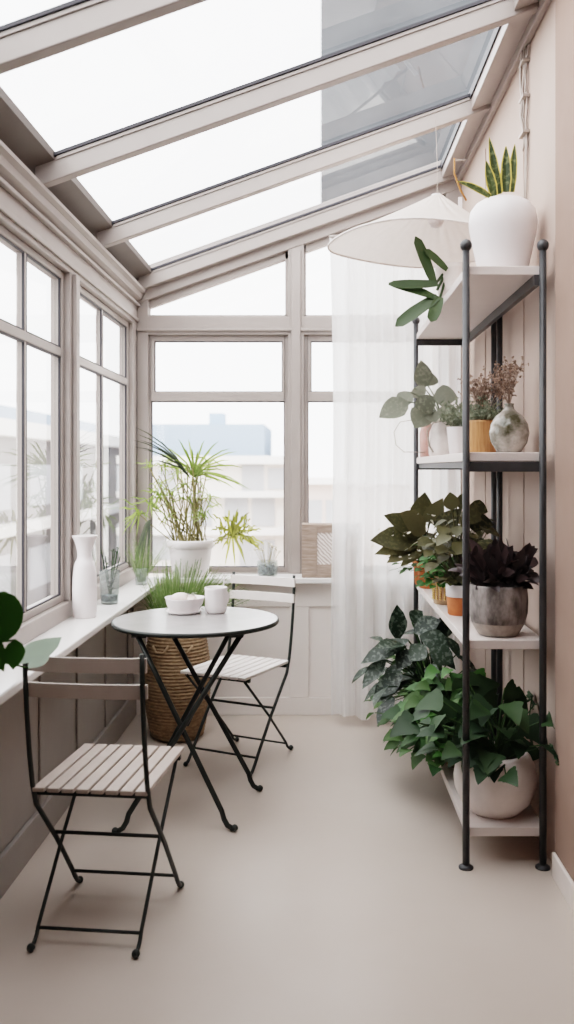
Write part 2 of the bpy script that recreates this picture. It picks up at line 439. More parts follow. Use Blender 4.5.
# ---------- back wall
S = F / YB
def bx(px): return (px - CX) / S
def bz(py): return HC - (py - CY) / S
BT = .10
wb = struct(MB().box((XL, 5.11, 0), (XR, YB + BT, ZBS - .03)).build('wall_back', M['panel_lit']), 'greige panelled low wall under the back windows')
fr = MB(); Y0, Y1 = 5.095, 5.11
fr.box((XL, Y0, 0), (XR, Y1, .10)); fr.box((XL, Y0, bz(604)), (XR, Y1, ZBS - .03))
for a, c in ((XL, bx(150)), (bx(290), bx(309)), (bx(390), bx(402)), (bx(455), XR)):
    fr.box((a, Y0, .10), (c, Y1, bz(604)))
fr.build('panel_frame', M['panel_lit'], wb, bevel=.004)
struct(MB().box((XS, YBS, ZBS - .032), (XR, YB + .02, ZBS)).build('trim_back_ledge', M['sill'], bevel=.006), 'white ledge under the back windows')
# structural frame above the ledge
def rbox(o, b, x0, x1, z0, z1, y0=YB, y1=YB + BT): b.box((x0, y0, z0), (x1, y1, z1))
b = MB()
zt0, zt1 = bz(334.5), bz(316)
b.box((XL, YB - .002, ZBS), (XR, YB + BT - .002, bz(573) + .002))                       # bottom rail
b.box((XL + .001, YB + .0035, zt0), (XR, YB + BT - .006, zt1))                           # main transom
b.box((XL, YB - .012, zt0 + .02), (XR, YB, zt0 + .035))
zr = lambda x: roof(x) + .0
def slab_under_roof(b, x0, x1, th, y0, y1, dz=0.):
    b.prism([(x0, roof(x0) - th + dz), (x1, roof(x1) - th + dz), (x1, roof(x1) + .14), (x0, roof(x0) + .14)], 'y', y0, y1)
slab_under_roof(b, XL, XR, .06, YB - .004, YB + BT + .004)
for a, c in ((XL, bx(148)), (bx(288), bx(304)), (bx(446), XR)):
    mid = (a + c) / 2
    b.prism([(a, bz(573) + .001), (c, bz(573) + .001), (c, roof(c) - .03), (a, roof(a) - .03)], 'y', YB + .002, YB + BT - .004)
b.box((bx(291.5), YB - .014, ZBS), (bx(300.5), YB + .01, roof(bx(296)) - .075))
struct(b.build('trim_back_frame', M['paint'], bevel=.003), 'painted mullions and transom of the back wall')

def back_window(i, x0, x1, top_poly):
    w = struct(empty('window_%d' % i, (x0, YB + .05, bz(573))), 'tall back window with fanlight above')
    o = V((x0, YB + .05, bz(573)))
    za, zb = bz(573), zt0
    zr0, zr1 = bz(401), bz(391.5)
    f = .022
    b = MB(); YA, YC = YB + .03 , YB + .08
    def B(lo, hi): b.box(V(lo) - o, V(hi) - o)
    B((x0, YA, za), (x0 + f, YC, zb)); B((x1 - f, YA, za), (x1, YC, zb)); B((x0 + f, YA, za), (x1 - f, YC, za + .03)); B((x0 + f, YA, zb - .035), (x1 - f, YC, zb))
    # upper sash a little heavier
    B((x0 + f, YA - .012, zr1), (x0 + f + .018, YC, zb - .035)); B((x1 - f - .012, YA - .012, zr1), (x1 - f, YC, zb - .035))
    b.build('frame', M['paint'], w, bevel=.003)
    b = MB(); B((x0 + f, YA - .012, zr0), (x1 - f, YC, zr1)); b.build('transom_bar', M['paint'], w, bevel=.003)
    g = MB(); e = .005
    def gk(xa, xb, z_a, z_b):
        yy = YA + .004
        for lo, hi in (((xa, yy, z_a), (xa + e, yy + .02, z_b)), ((xb - e, yy, z_a), (xb, yy + .02, z_b)), ((xa, yy, z_a), (xb, yy + .02, z_a + e)), ((xa, yy, z_b - e), (xb, yy + .02, z_b))):
            g.box(V(lo) - o, V(hi) - o)
    def pane(poly):
        p = MB(); p.bm.faces.new([p.bm.verts.new(V((q[0], YB + .055, q[1])) - o) for q in poly]); p.build('pane', M['winglass'], w, fix=False)
    gk(x0 + f, x1 - f, za + .03, zr0); pane([(x0 + f, za + .03), (x1 - f, za + .03), (x1 - f, zr0), (x0 + f, zr0)])
    gk(x0 + f + .018, x1 - f - .012, zr1, zb - .035); pane([(x0 + f, zr1), (x1 - f, zr1), (x1 - f, zb - .035), (x0 + f, zb - .035)])
    g.build('gasket', M['gasket'], w)
    # fanlight under the slope
    b = MB(); z0 = zt1; t_ = .028
    ra, rb = roof(x0) - .055, roof(x1) - .055
    b.prism([(x0 - o.x, z0 - o.z), (x1 - o.x, z0 - o.z), (x1 - o.x, z0 + .012 - o.z), (x0 - o.x, z0 + .012 - o.z)], 'y', -.02, .03)
    b.prism([(x0 - o.x, ra - .05 - o.z), (x1 - o.x, rb - .05 - o.z), (x1 - o.x, rb - o.z + .01), (x0 - o.x, ra - o.z + .01)], 'y', -.02, .03)
    b.box((x0 - o.x, -.02, z0 - o.z), (x0 + .012 - o.x, .03, ra - o.z)); b.box((x1 - .018 - o.x, -.02, z0 - o.z), (x1 - o.x, .03, rb - o.z))
    b.build('fanlight_frame', M['paint'], w, bevel=.002)
    pane([(x0, z0), (x1, z0), (x1, rb - .01), (x0, ra - .01)])
back_window(6, bx(146.5), bx(288), None)
back_window(7, bx(304), bx(446), None)

# ---------- roof: ceiling = rafters + panes + eave + ledger
ceil = struct(empty('ceiling', (0, 2, 2.4)), 'sloping glazed roof with painted rafters')
o = V((0, 2, 2.4))
def RP(x0, x1, d0, d1): return [(x0 - o.x, roof(x0) + d0 - o.z), (x1 - o.x, roof(x1) + d0 - o.z), (x1 - o.x, roof(x1) + d1 - o.z), (x0 - o.x, roof(x0) + d1 - o.z)]
RH = .085
raf = [5.20, 4.22, 3.31, 2.46, 1.6]
RW = .05
for i, yb in enumerate(raf):
    y0 = yb - (RW if i else .05)
    b = MB(); b.prism(RP(XL + .02, XR, 0, RH), 'y', y0 - o.y, yb - o.y)
    b.build('rafter', M['paint'], ceil, bevel=.004)
    b = MB(); b.prism(RP(XL + .088, XR - .12, RH, RH + .012), 'y', y0 - .012 - o.y, yb + .012 - o.y); b.build('gasket', M['gasket'], ceil)
    b = MB(); b.prism(RP(XL + .10, XR - .1, RH - .014, RH - .002), 'y', y0 - .006 - o.y, y0 - o.y); b.build('rafter_bead', M['paint'], ceil)
for ya, yb in zip(raf[1:], raf):
    p = MB()
    x0, x1, d = XL + .06, XR - .08, RH + .016
    p.bm.faces.new([p.bm.verts.new(V(v) - o) for v in ((x0, ya, roof(x0) + d), (x1, ya, roof(x1) + d), (x1, yb, roof(x1) + d), (x0, yb, roof(x0) + d))])
    p.build('roof_pane', M['roofglass'], ceil, fix=False)
MB().prism(RP(XL - .12, XL + .092, RH - .012, RH + .02), 'y', YF - o.y, YB + .1 - o.y).build('eave_board', M['paint_shaded'], ceil)
MB().prism(RP(XR - .12, XR + .1, .02, RH + .03), 'y', YF - o.y, YB + .1 - o.y).build('ledger_board', M['paint'], ceil, bevel=.004)
MB().prism(RP(XR - .03, XR, -.02, .03), 'y', 3.12 - o.y, YB - o.y).build('ledger_bead', M['paint'], ceil, bevel=.003)
MB().prism(RP(XR - .128, XR - .12, RH - .01, RH + .03), 'y', 1.55 - o.y, YB - o.y).build('ledger_gasket', M['gasket'], ceil)
MB().prism(RP(XL - .12, XR + .12, 0, .1), 'y', YF - o.y, 1.50 - o.y).build('light_block_roof', M['paint'], ceil)  # opaque stretch out of view, added to keep light off the foreground

# ------------------------------------------------------------------ bistro chair
def make_chair():
    root = empty('bistro_chair')
    hw, zs = .178, .45
    # seat slats, front to back
    b = MB(); n = 8; pitch = 2 * hw / n
    for k in range(n):
        x = -hw + pitch * (k + .5)
        b.box((x - pitch / 2 + .0035, -.215, zs - .006), (x + pitch / 2 - .0035, .215, zs + .008))
    b.build('seat', M['slat'], root, bevel=.003)
    for s in (-1, 1):
        # long member: back post running down into the front leg
        x = s * (hw - .004)
        pts = [(x, -.262, .868), (x, -.262, .80), (x, -.252, .70), (x, -.235, .58), (x, -.212, .47), (x, -.185, .40), (x, -.03, .235), (x, .105, .072), (x, .125, .045), (x, .148, .02), (x, .163, .012)]
        o = MB().tube(pts, .0076, 8).build('back_post', M['metal'], root, smooth=True)
        MB().ball((x, .170, .0115), .0115).build('foot', M['metal'], o, smooth=True)
        x = s * (hw - .022)
        pts = [(x, .185, .432), (x, .15, .40), (x, -.04, .225), (x, -.212, .05), (x, -.224, .03), (x, -.24, .017), (x, -.256, .013)]
        o = MB().tube(pts, .006, 8).build('rear_leg', M['metal'], root, smooth=True)
        MB().ball((x, -.264, .0125), .0125).build('foot', M['metal'], o, smooth=True)
    w = hw - .005
    for ya in (.16, -.19): MB().box((-w, ya, zs - .022), (w, ya + .016, zs - .006)).build('seat_rail', M['metal'], root)
    MB().tube([(-w, -.052, .262), (w, -.052, .262)], .006).build('stretcher', M['metal'], root, smooth=True)
    MB().tube([(-w, .106, .07), (w, .106, .07)], .0055).build('stretcher', M['metal'], root, smooth=True)
    MB().tube([(-w + .017, -.214, .046), (w - .017, -.214, .046)], .005).build('stretcher', M['metal'], root, smooth=True)
    for za, zb in ((.812, .854), (.735, .776)):
        b = MB(); nseg = 8; rows = []
        for k in range(nseg + 1):
            u = -1 + 2 * k / nseg; x = u * (hw + .006); yy = -.253 - .012 * (1 - u * u) + (.86 - zb) * .12
            rows.append((x, yy))
        for (xa, ya), (xb, yb) in zip(rows, rows[1:]):
            q = [b.bm.verts.new(v) for v in ((xa, ya - .006, za), (xb, yb - .006, za), (xb, yb - .006, zb), (xa, ya - .006, zb), (xa, ya + .006, za), (xb, yb + .006, za), (xb, yb + .006, zb), (xa, ya + .006, zb))]
            for f in ((0, 1, 2, 3), (7, 6, 5, 4), (0, 4, 5, 1), (3, 2, 6, 7)): b.bm.faces.new([q[i] for i in f])
            if xa == rows[0][0]: b.bm.faces.new([q[i] for i in (0, 3, 7, 4)])
            if xb == rows[-1][0]: b.bm.faces.new([q[i] for i in (1, 5, 6, 2)])
        bmesh.ops.remove_doubles(b.bm, verts=b.bm.verts, dist=1e-5)
        b.build('back_slat', M['slat'], root)
    return root
c1 = make_chair(); c1.location = (-.648, 2.85, 0); c1.rotation_euler.z = math.radians(-6)
tag(c1, 'near folding bistro chair seen from behind, greige slats on dark metal frame', 'chair', 'folding bistro chairs')
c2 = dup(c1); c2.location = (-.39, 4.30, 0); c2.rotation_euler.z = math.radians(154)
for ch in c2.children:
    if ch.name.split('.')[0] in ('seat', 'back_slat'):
        ch.material_slots[0].link = 'OBJECT'; ch.material_slots[0].material = M['slat_backlit']
tag(c2, 'far folding bistro chair beyond the round table, slats whitened as if backlit, angled toward the viewer', 'chair', 'folding bistro chairs')

# ------------------------------------------------------------------ table
TX, TY, TZ = -.508, 3.75, .772
tb = empty('bistro_table', (TX, TY, 0))
tag(tb, 'round grey metal bistro table on crossed dark folding legs', 'table')
MB().lathe([(.001, TZ - .012), (.335, TZ - .012), (.34, TZ - .004), (.339, TZ), (.001, TZ)], n=64).build('tabletop', M['tabletop'], tb, smooth=False)
MB().lathe([(.325, TZ - .017), (.343, TZ - .017), (.346, TZ - .009), (.344, TZ - .002), (.340, TZ - .001)], n=64).build('rim', M['metal'], tb, smooth=True)
for yf, yt in ((-.29, -.20), (.14, .16)):
    for s in (-1, 1):
        d = .014 * s
        xt = -s * .21 if yf < 0 else {-1: .16, 1: -.165}[s]; xb = {(-.29, -1): -.235, (-.29, 1): .155, (.14, -1): -.22, (.14, 1): .225}[(yf, s)]
        p0 = V((xt, yt, TZ - .02)); p1 = V((xb - s * .018, yf + d, .075))
        pts = [p0, p0.lerp(p1, .33), p0.lerp(p1, .66), p1, p1 + V((s * .008, 0, -.03)), p1 + V((s * .022, -.004, -.053)), p1 + V((s * .042, -.008, -.063))]
        l = MB().tube(pts, .0105, 8).build('leg', M['metal'], tb, smooth=True)
        MB().ball(p1 + V((s * .05, -.008, -.061)), .0135).build('foot', M['metal'], l, smooth=True)
for s in (-1, 1):
    MB().box((s * .19 - .03, -.24, TZ - .034), (s * .19 + .026, .2, TZ - .014)).build('rail', M['metal'], tb)
MB().tube([(-.0, -.245, .40), (0, .15, .41)], .007).build('pivot_rod', M['metal'], tb, smooth=True)

# dish, mug on table
pl = empty('plate', (-.58, 3.90, TZ)); tag(pl, 'small white saucer under the bowl on the round table', 'plate')
MB().lathe([(.001, .003), (.05, .003), (.062, .006), (.078, .013), (.08, .012), (.064, .001), (.05, 0), (.001, 0)], n=40).build('dish', M['ceramic'], pl, smooth=True)
bw = empty('bowl', (-.58, 3.90, TZ + .004)); tag(bw, 'wavy white bowl on a saucer on the round table', 'bowl')
wob = lambda a, z: 1.14 + .05 * math.sin(3 * a + .4) * min(1, z / .05)
MB().lathe([(.001, .0), (.045, .0), (.058, .012), (.068, .035), (.073, .058), (.0755, .064), (.073, .064), (.064, .036), (.054, .015), (.001, .008)], n=48, wob=wob).build('body', M['ceramic'], bw, smooth=True)
fd = empty('bread_roll', (-.595, 3.90, TZ + .03))
def lump(r, c, seed):
    random.seed(seed); ph = [rnd(0, 6) for _ in range(4)]
    b = MB(); k = 9
    prof = [(max(1e-4, r * math.sin(PI * i / k)), -r * .62 * math.cos(PI * i / k)) for i in range(k + 1)]
    return b.lathe(prof, c, 20, wob=lambda a, z: 1 + .10 * math.sin(2 * a + ph[0]) + .05 * math.sin(5 * a + ph[1] + z * 60))
lump(.036, (0, 0, .036), 3).build('crust', M['food'], fd, smooth=True); tag(fd, 'large pale roll at left of the white bowl', 'bread')
fd2 = empty('bread_roll', (-.548, 3.895, TZ + .033)); lump(.026, (0, 0, .03), 5).build('crust', M['food'], fd2, smooth=True)
tag(fd2, 'smaller pale roll at right of the white bowl', 'bread')
random.seed(11)
sg = MB()
for k in range(14):
    a = rnd(0, 6.28); sg.leaf((-.548 + .004 * math.cos(a), 3.885, TZ + .082), (math.cos(a), math.sin(a), .7), (0, 0, 1), rnd(.015, .03), .008, .6, 'lance', 4)
tag(sg.build('herb_sprig', M['g_grey'], None), 'tiny grey green herb sprig on top of the bowl', 'herb')
mg = empty('mug', (-.442, 3.90, TZ)); tag(mg, 'tall white cup standing beside the bowl on the table', 'cup')
MB().lathe([(.001, 0), (.036, 0), (.044, .008), (.047, .03), (.0475, .10), (.049, .112), (.0465, .113), (.0445, .1), (.043, .02), (.001, .012)], n=32, wob=lambda a, z: 1 + .018 * math.cos(8 * a)).build('body', M['ceramic'], mg, smooth=True)
ha = [(.046 + .028 * math.sin(q), 0, .06 + .032 * math.cos(q)) for q in [PI * i / 10 for i in range(11)]]
MB().tube(ha, .006).build('handle', M['ceramic'], mg, smooth=True).rotation_euler.z = .9
st = MB().tube([(-.425, 3.915, TZ + .02), (-.405, 3.92, TZ + .165)], .003, 6).build('straw', M['ceramic']); tag(st, 'thin pale straw leaning in the white cup', 'straw')

# ------------------------------------------------------------------ left sill things
va = empty('vase', (-.985, 3.80, ZS)); tag(va, 'white bottle shaped vase with flared lip on left sill', 'vase')
MB().lathe([(.001, 0), (.044, 0), (.048, .005), (.0505, .05), (.0515, .11), (.0495, .17), (.045, .215), (.0405, .232), (.0335, .243), (.031, .26), (.032, .28), (.037, .305), (.045, .328), (.0535, .342), (.054, .345), (.050, .344), (.040, .315), (.029, .28), (.028, .26), (.04, .22), (.001, .2)], n=40).build('body', M['ceramic'], va, smooth=True)
gv = empty('glass_vase', (-.968, 4.18, ZS)); tag(gv, 'clear glass cylinder with green sprigs on left sill', 'vase')
MB().lathe([(.001, .0), (.038, .0), (.04, .006), (.048, .155), (.046, .155), (.038, .01), (.001, .008)], n=28).build('body', M['glass_clear'], gv, smooth=True)
MB().lathe([(.001, .012), (.036, .012), (.037, .04), (.001, .045)], n=20, wob=lambda a, z: 1 + .03 * math.sin(7 * a)).build('pebbles', M['pebble'], gv)
random.seed(21)
b = MB(); b2 = MB()
for k in range(7):
    a = rnd(0, 6.28); r_ = rnd(.02, .06); h = rnd(.17, .27)
    p = [V((.012 * math.cos(a + 2), .012 * math.sin(a + 2), .02)), V((r_ * .4 * math.cos(a), r_ * .4 * math.sin(a), h * .5)), V((r_ * math.cos(a), r_ * math.sin(a), h))]
    b.tube(p, .0022, 5)
    for j in range(9):
        q = p[1].lerp(p[2], rnd(-.4, 1)) if j > 4 else p[0].lerp(p[1], rnd(.3, 1)); aa = rnd(0, 6.28)
        b2.leaf(q, (math.cos(aa), math.sin(aa), .6), (0, 0, 1), rnd(.02, .04), .011, .3, 'lance', 4)
b.build('stems', M['g_dark'], gv); b2.build('leaves', M['g_strap'], gv)

# pothos coming in from the left
pp = empty('pothos', (-.965, 2.33, ZS)); tag(pp, 'glossy green pothos leaves at left edge above the sill', 'plant')
MB().lathe([(.001, 0), (.05, 0), (.062, .1), (.064, .12), (.058, .12), (.055, .1), (.001, .095)], n=28).build('pot', M['ceramic'], pp, smooth=True)
O = V((-.965, 2.33, ZS))
b = MB(); bs = MB(); bp = MB()
def lp(bm_, p0, p1, W, n, prof='heart', droop=0., fold=.15, base=O, seg=8, cuts=0, stem=None, sr=.003, curl=0.):
    p0 = V(p0) - base; p1 = V(p1) - base; d = p1 - p0
    bm_.leaf(p0, d, n, d.length, W, droop, prof, seg, fold, cuts, curl)
    if stem is not None:
        sb, root = stem; root = V(root) - base
        mid = root.lerp(p0, .55) + V((0, 0, .12 * (p0 - root).length))
        sb.tube([root, root.lerp(mid, .55) + V((0, 0, .02 * d.length)), mid, mid.lerp(p0, .6) + V((0, 0, .02 * d.length)), p0], sr, 6)
rt = O + V((0, 0, .1))
lp(b, P(-2, 592, 2.28), P(4, 642, 2.28), .112, (.2, -1, .1), 'round', stem=(bs, rt))
lp(b, P(16, 640, 2.30), P(13, 670, 2.28), .055, (.1, -1, .1), 'ovate', stem=(bs, rt))
lp(b, P(-30, 560, 2.35), P(-42, 610, 2.35), .10, (.3, -1, .2), 'heart', stem=(bs, rt))
lp(b, P(-10, 640, 2.25), P(4, 672, 2.25), .05, (.3, -1, .2), 'heart', stem=(bs, rt))
lp(bp, P(17, 664, 2.42), P(62, 637, 2.62), .075, (.3, -.6, .8), 'lance', stem=(bs, rt))
lp(bp, P(28, 668, 2.42), P(50, 655, 2.5), .04, (.3, -.6, .8), 'lance', stem=(bs, rt))
b.build('leaves', M['g_pothos'], pp, smooth=True); bp.build('leaves', M['g_pale'], pp, smooth=True); bs.build('stems', M['g_pothos'], pp)

# ------------------------------------------------------------------ umbrella palm in white pot on back ledge
um = empty('umbrella_palm', (-.72, 5.088, ZBS)); tag(um, 'umbrella palm in tapered white pot on the back ledge', 'plant')
O = V((-.72, 5.088, ZBS))
MB().lathe([(.001, 0), (.094, 0), (.098, .005), (.122, .155), (.124, .16), (.134, .163), (.136, .20), (.133, .207), (.122, .206), (.118, .18), (.001, .175)], n=44).build('pot', M['ceramic'], um, smooth=True)
MB().lathe([(.001, .178), (.119, .176)], n=24).build('soil', M['soil'], um)
random.seed(5)
st = MB(); lf = MB(); dk = MB()
YP = 5.05
def whorl(c, tips, n_extra=0, w=.012, tgt=lf, spread=.1):
    c = V(c) - O
    for tp in tips:
        tp = V(tp) - O; mid = c.lerp(tp, .5) + V((0, 0, .12 * (tp - c).length))
        tgt.blade([c, c.lerp(mid, .5) + V((0, 0, .02)), mid, mid.lerp(tp, .55) + V((0, 0, .008)), tp], w)
c0 = P(194, 477, 5.02)
tips = []
for px, py in ((152, 452), (158, 459), (166, 447), (172, 458), (178, 440), (184, 450), (189, 437), (193, 447), (198, 452), (203, 441), (209, 450), (217, 441), (220, 452), (228, 447), (238, 453), (232, 461), (226, 470), (168, 466), (160, 468), (245, 466)):
    tips.append(P(px + rnd(-2, 2), py + rnd(-2, 2), 5.02 + rnd(-.14, .1)))
whorl(c0, tips, w=.0125)
whorl(c0, [P(px, py, 4.95 + rnd(-.05, .1)) for px, py in ((252, 491), (246, 489), (240, 483), (236, 490), (228, 480), (222, 484))], w=.011)
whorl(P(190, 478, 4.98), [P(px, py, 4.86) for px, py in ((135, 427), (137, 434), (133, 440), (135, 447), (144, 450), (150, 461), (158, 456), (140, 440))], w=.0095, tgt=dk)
def bent(a, b_, amp=.03):
    a, b_ = V(a) - O, V(b_) - O
    s_ = V((rnd(-amp, amp), rnd(-amp, amp) * .5, 0))
    s_ *= .55
    return [a, a.lerp(b_, .3) + s_ * .7, a.lerp(b_, .65) + s_, b_]
for k in range(5):
    st.tube(bent(O + V((rnd(-.07, .07), rnd(-.03, .03), .175)), c0 + V((rnd(-.012, .012), 0, 0)), .03), .0035, 6)
ends = []
for k in range(46):
    a = O + V((rnd(-.10, .10), rnd(-.07, .05), .175))
    e = P(188 + rnd(-38, 26), rnd(462, 520), 5.04 + rnd(-.1, .06))
    st.tube(bent(a, e, .03), rnd(.002, .004), 5); ends.append(e)
for e in ends[:22]:
    whorl(e, [e + V((rnd(-.11, .11), rnd(-.06, .05), rnd(-.07, .06))) for _ in range(6)], w=.007)
# low right whorl
c1_ = P(232, 537, 5.03)
ol = MB()
st.tube(bent(O + V((.07, -.02, .18)), c1_, .02), .004, 6)
whorl(c1_, [P(px, py, 5.03 + rnd(-.1, .08)) for px, py in ((225, 566), (235, 567), (246, 566), (244, 556), (258, 548), (255, 540), (252, 532), (243, 521), (234, 514), (248, 515), (225, 518), (218, 528), (240, 530), (215, 541), (222, 550), (228, 524), (249, 524), (262, 552), (260, 532), (250, 512), (238, 508))], w=.013, tgt=ol)
for k in range(60):
    e = c1_ + V((rnd(-.11, .16), rnd(-.06, .05), rnd(-.05, .14)))
    whorl(c1_.lerp(e, .6), [e + V((rnd(-.03, .03), 0, rnd(-.03, .03)))], w=.012, tgt=ol)
# left drooping ones
for cx_, cy_ in ((150, 505), (140, 515), (160, 498)):
    c_ = P(cx_, cy_, 4.98); st.tube(bent(O + V((-.08, -.03, .18)), c_, .02), .003, 6)
    whorl(c_, [c_ + V((rnd(-.12, .10), rnd(-.07, .05), rnd(-.14, .09))) for _ in range(13)], w=.009)
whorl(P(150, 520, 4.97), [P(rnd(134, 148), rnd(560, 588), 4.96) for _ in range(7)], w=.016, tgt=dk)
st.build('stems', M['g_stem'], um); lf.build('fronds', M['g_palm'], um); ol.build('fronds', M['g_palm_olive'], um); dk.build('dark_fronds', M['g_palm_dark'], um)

# ------------------------------------------------------------------ wicker basket with fern
bk = empty('basket_planter', (-.735, 4.70, 0)); tag(bk, 'tall wicker basket with feathery fern behind the table', 'plant')
prof = []
N_ = 34
for i in range(N_ * 4 + 1):
    u = i / (N_ * 4); z = .012 + u * .58
    r_ = .128 + .045 * math.sin(PI * (u * .9 + .05)) + .003 * math.sin(2 * PI * N_ * u) 
    prof.append((r_, z))
prof = [(.001, .0), (.12, .0)] + prof + [(.13, .597), (.118, .59), (.115, .5), (.001, .5)]
MB().lathe(prof, n=48, wob=lambda a, z: 1 + .012 * math.sin(24 * a)).build('basket', M['wicker'], bk, smooth=True)
for s in (-1, 1):
    MB().tube([(s * .06 - .04, -.15, .50), (s * .06 - .02, -.175, .47), (s * .06 + .02, -.175, .47), (s * .06 + .04, -.15, .5)], .007, 6).build('handle', M['wicker'], bk, smooth=True)
MB().lathe([(.001, .56), (.119, .555)], n=20).build('soil', M['soil'], bk)
random.seed(9)
b = MB()
for k in range(950):
    a = rnd(0, 6.28); r0 = rnd(0, .09); el = rnd(.55, 1.45); L = rnd(.18, .47)
    p0 = V((r0 * math.cos(a), r0 * math.sin(a), .56)); d = V((math.cos(a) * math.cos(el), math.sin(a) * math.cos(el), math.sin(el)))
    if d.x < 0: d.x *= .45
    d.x += .05
    if d.y > 0: d.y *= .5
    p1 = p0 + d * L * .5; p2 = p0 + d * L * .85 - V((0, 0, L * .06)); p3 = p0 + d * L - V((0, 0, L * .22))
    b.blade([p0, p1, p2, p3], .0024)
    if k % 3 == 0:
        for j in range(7):
            q = p1.lerp(p3, rnd(0, 1)); b.blade([q, q + V((rnd(-.02, .02), rnd(-.02, .02), rnd(-.006, .024)))], .0018)
b.build('fronds', M['g_fern'], bk)

# hanging pale strands in the back left corner: a small dry grass posy in a glass on the ledge
tw = empty('grass_posy', (-.955, 4.86, ZS)); tag(tw, 'wispy pale grass posy in small glass at back end of left sill', 'plant')
MB().lathe([(.001, 0), (.03, 0), (.034, .09), (.032, .09), (.028, .008), (.001, .008)], n=20).build('glass', M['glass_clear'], tw, smooth=True)
random.seed(15); b = MB()
for k in range(90):
    a = rnd(0, 6.28); L = rnd(.16, .36); el = rnd(.7, 1.45)
    p0 = V((rnd(-.02, .02), rnd(-.02, .02), .015)); d = V((math.cos(a) * math.cos(el), math.sin(a) * math.cos(el), math.sin(el)))
    d.x *= .5 if d.x < 0 else 1
    p3 = p0 + d * L + V((0, 0, -.1 * L * (1.5 - el)))
    b.blade([p0, p0 + d * L * .5, p3], .0018)
    for j in range(4):
        q = p0 + d * L * rnd(.5, 1); b.blade([q, q + V((rnd(-.02, .02), rnd(-.02, .02), rnd(-.01, .02)))], .0025)
b.build('grass', M['g_fern'], tw)

# glass with pebbles and white flowers on back ledge
gg = empty('flower_glass', (-.287, 5.10, ZBS)); tag(gg, 'small glass of pebbles and white blossoms on the back ledge', 'vase')
MB().lathe([(.001, 0), (.05, 0), (.056, .006), (.060, .045), (.058, .085), (.055, .085), (.056, .045), (.05, .01), (.001, .008)], n=28).build('body', M['glass_clear'], gg, smooth=True)
random.seed(17); b = MB()
for k in range(70):
    a = rnd(0, 6.28); r_ = .046 * math.sqrt(random.random()); b.ball((r_ * math.cos(a), r_ * math.sin(a), rnd(.015, .06)), rnd(.006, .011), 7)
b.build('pebbles', M['pebble'], gg)
b = MB(); b2 = MB()
for k in range(16):
    a = rnd(0, 6.28); e = V((rnd(-.07, .07), rnd(-.04, .03), rnd(.11, .19))); b.tube([(e.x * .3, e.y * .3, .05), e], .0013, 4)
    for j in range(6): b2.leaf(e, (rnd(-1, 1), rnd(-1, 1), rnd(-.2, 1)), (0, -1, .3), rnd(.009, .016), .008, .2, 'round', 4)
b.build('stems', M['g_stem'], gg); b2.build('blossoms', M['flower'], gg)

# wooden crate with woven panel
cr = empty('storage_crate', (.075, 5.07, ZBS)); tag(cr, 'weathered wooden box with white woven panel on back ledge', 'box')
w_, dp, h_ = .165, .07, .285
b = MB()
for k in range(5):
    z0 = .0 + k * h_ / 5
    b.box((-w_, -dp, z0 + .002), (-w_ + .014, dp, z0 + h_ / 5 - .002)); b.box((w_ - .014, -dp, z0 + .002), (w_, dp, z0 + h_ / 5 - .002)); b.box((-w_, dp - .014, z0 + .002), (w_, dp, z0 + h_ / 5 - .002))
b.box((-w_, -dp, 0), (w_, dp, .012)); b.box((-w_, -dp, h_), (w_, dp, h_ + .012))
b.build('shell', M['wood'], cr, bevel=.002)
b = MB()
b.box((-w_, -dp - .006, 0), (-w_ + .085, -dp, h_)); b.box((w_ - .085, -dp - .006, 0), (w_, -dp, h_)); b.box((-w_ + .085, -dp - .006, 0), (w_ - .085, -dp, .075)); b.box((-w_ + .085, -dp - .006, h_ - .035), (w_ - .085, -dp, h_))
b.build('front_frame', M['wood'], cr, bevel=.002)
MB().box((-w_ + .085, -dp - .002, .075), (w_ - .085, -dp + .004, h_ - .035)).build('woven_panel', M['woven'], cr)

# ------------------------------------------------------------------ curtain
cu = empty('curtain', (.42, 4.90, 2.66)); tag(cu, 'sheer white curtain hanging in front of the right back window', 'curtain')
def cf(u, v):
    x = .085 + u * .69 + .012 * math.sin(v * 5) * (1 - u) - .02 * (1 - v) * (1 - u) * 0
    amp = .022 + .016 * v
    y = 4.885 + amp * math.sin(u * 44 + .7 * math.sin(v * 2.2 + u * 6)) + .008 * math.sin(u * 97 + v * 2)
    z = 2.65 - v * 2.60 + .012 * math.sin(u * 20) * v
    if u < .06: x -= .022 * (1 - v) * (1 - u / .06) ** 2
    return V((x - .42, y - 4.90, z - 2.66))
MB().grid(cf, 150, 30).build('cloth', M['curtain'], cu, smooth=True)
MB().tube([(-.36, 0, .0), (.39, 0, .0)], .008).build('rod', M['paint'], cu, smooth=True)
for x in (-.34, .38): MB().tube([(x, 0, 0), (x, .29, 0)], .006).build('bracket', M['paint'], cu, smooth=True)

# ------------------------------------------------------------------ lampshade
ls = empty('pendant_lamp', (.455, 4.0, 2.40)); tag(ls, 'wide white pleated fabric pendant lampshade under the rafters', 'lamp')
b = MB(); R_ = .41
def sf(u, v):
    a = 2 * PI * u; r_ = .012 + (R_ - .012) * v
    pl = 1 + .003 * math.sin(37 * a) * v; sof = .075 * (1 - v) ** 1.2
    z = .215 * (1 - v) ** 1.15 + .010 * math.sin(3 * a + 1) * v + .0022 * (math.sin(36 * a) + math.sin(23 * a + 2)) * (1.2 - v) * (1.0 if math.cos(a) > .1 else .3) - .01 * v ** 6
    return V((r_ * pl * math.cos(a) + sof, r_ * pl * math.sin(a), z))
b.grid(sf, 192, 14); bmesh.ops.remove_doubles(b.bm, verts=b.bm.verts, dist=1e-5)
b.build('lamp_shade', M['shade'], ls, smooth=True)
rim = [V((R_ * math.cos(a), R_ * math.sin(a), .010 * math.sin(3 * a + 1) - .01)) for a in [2 * PI * k / 64 for k in range(65)]]
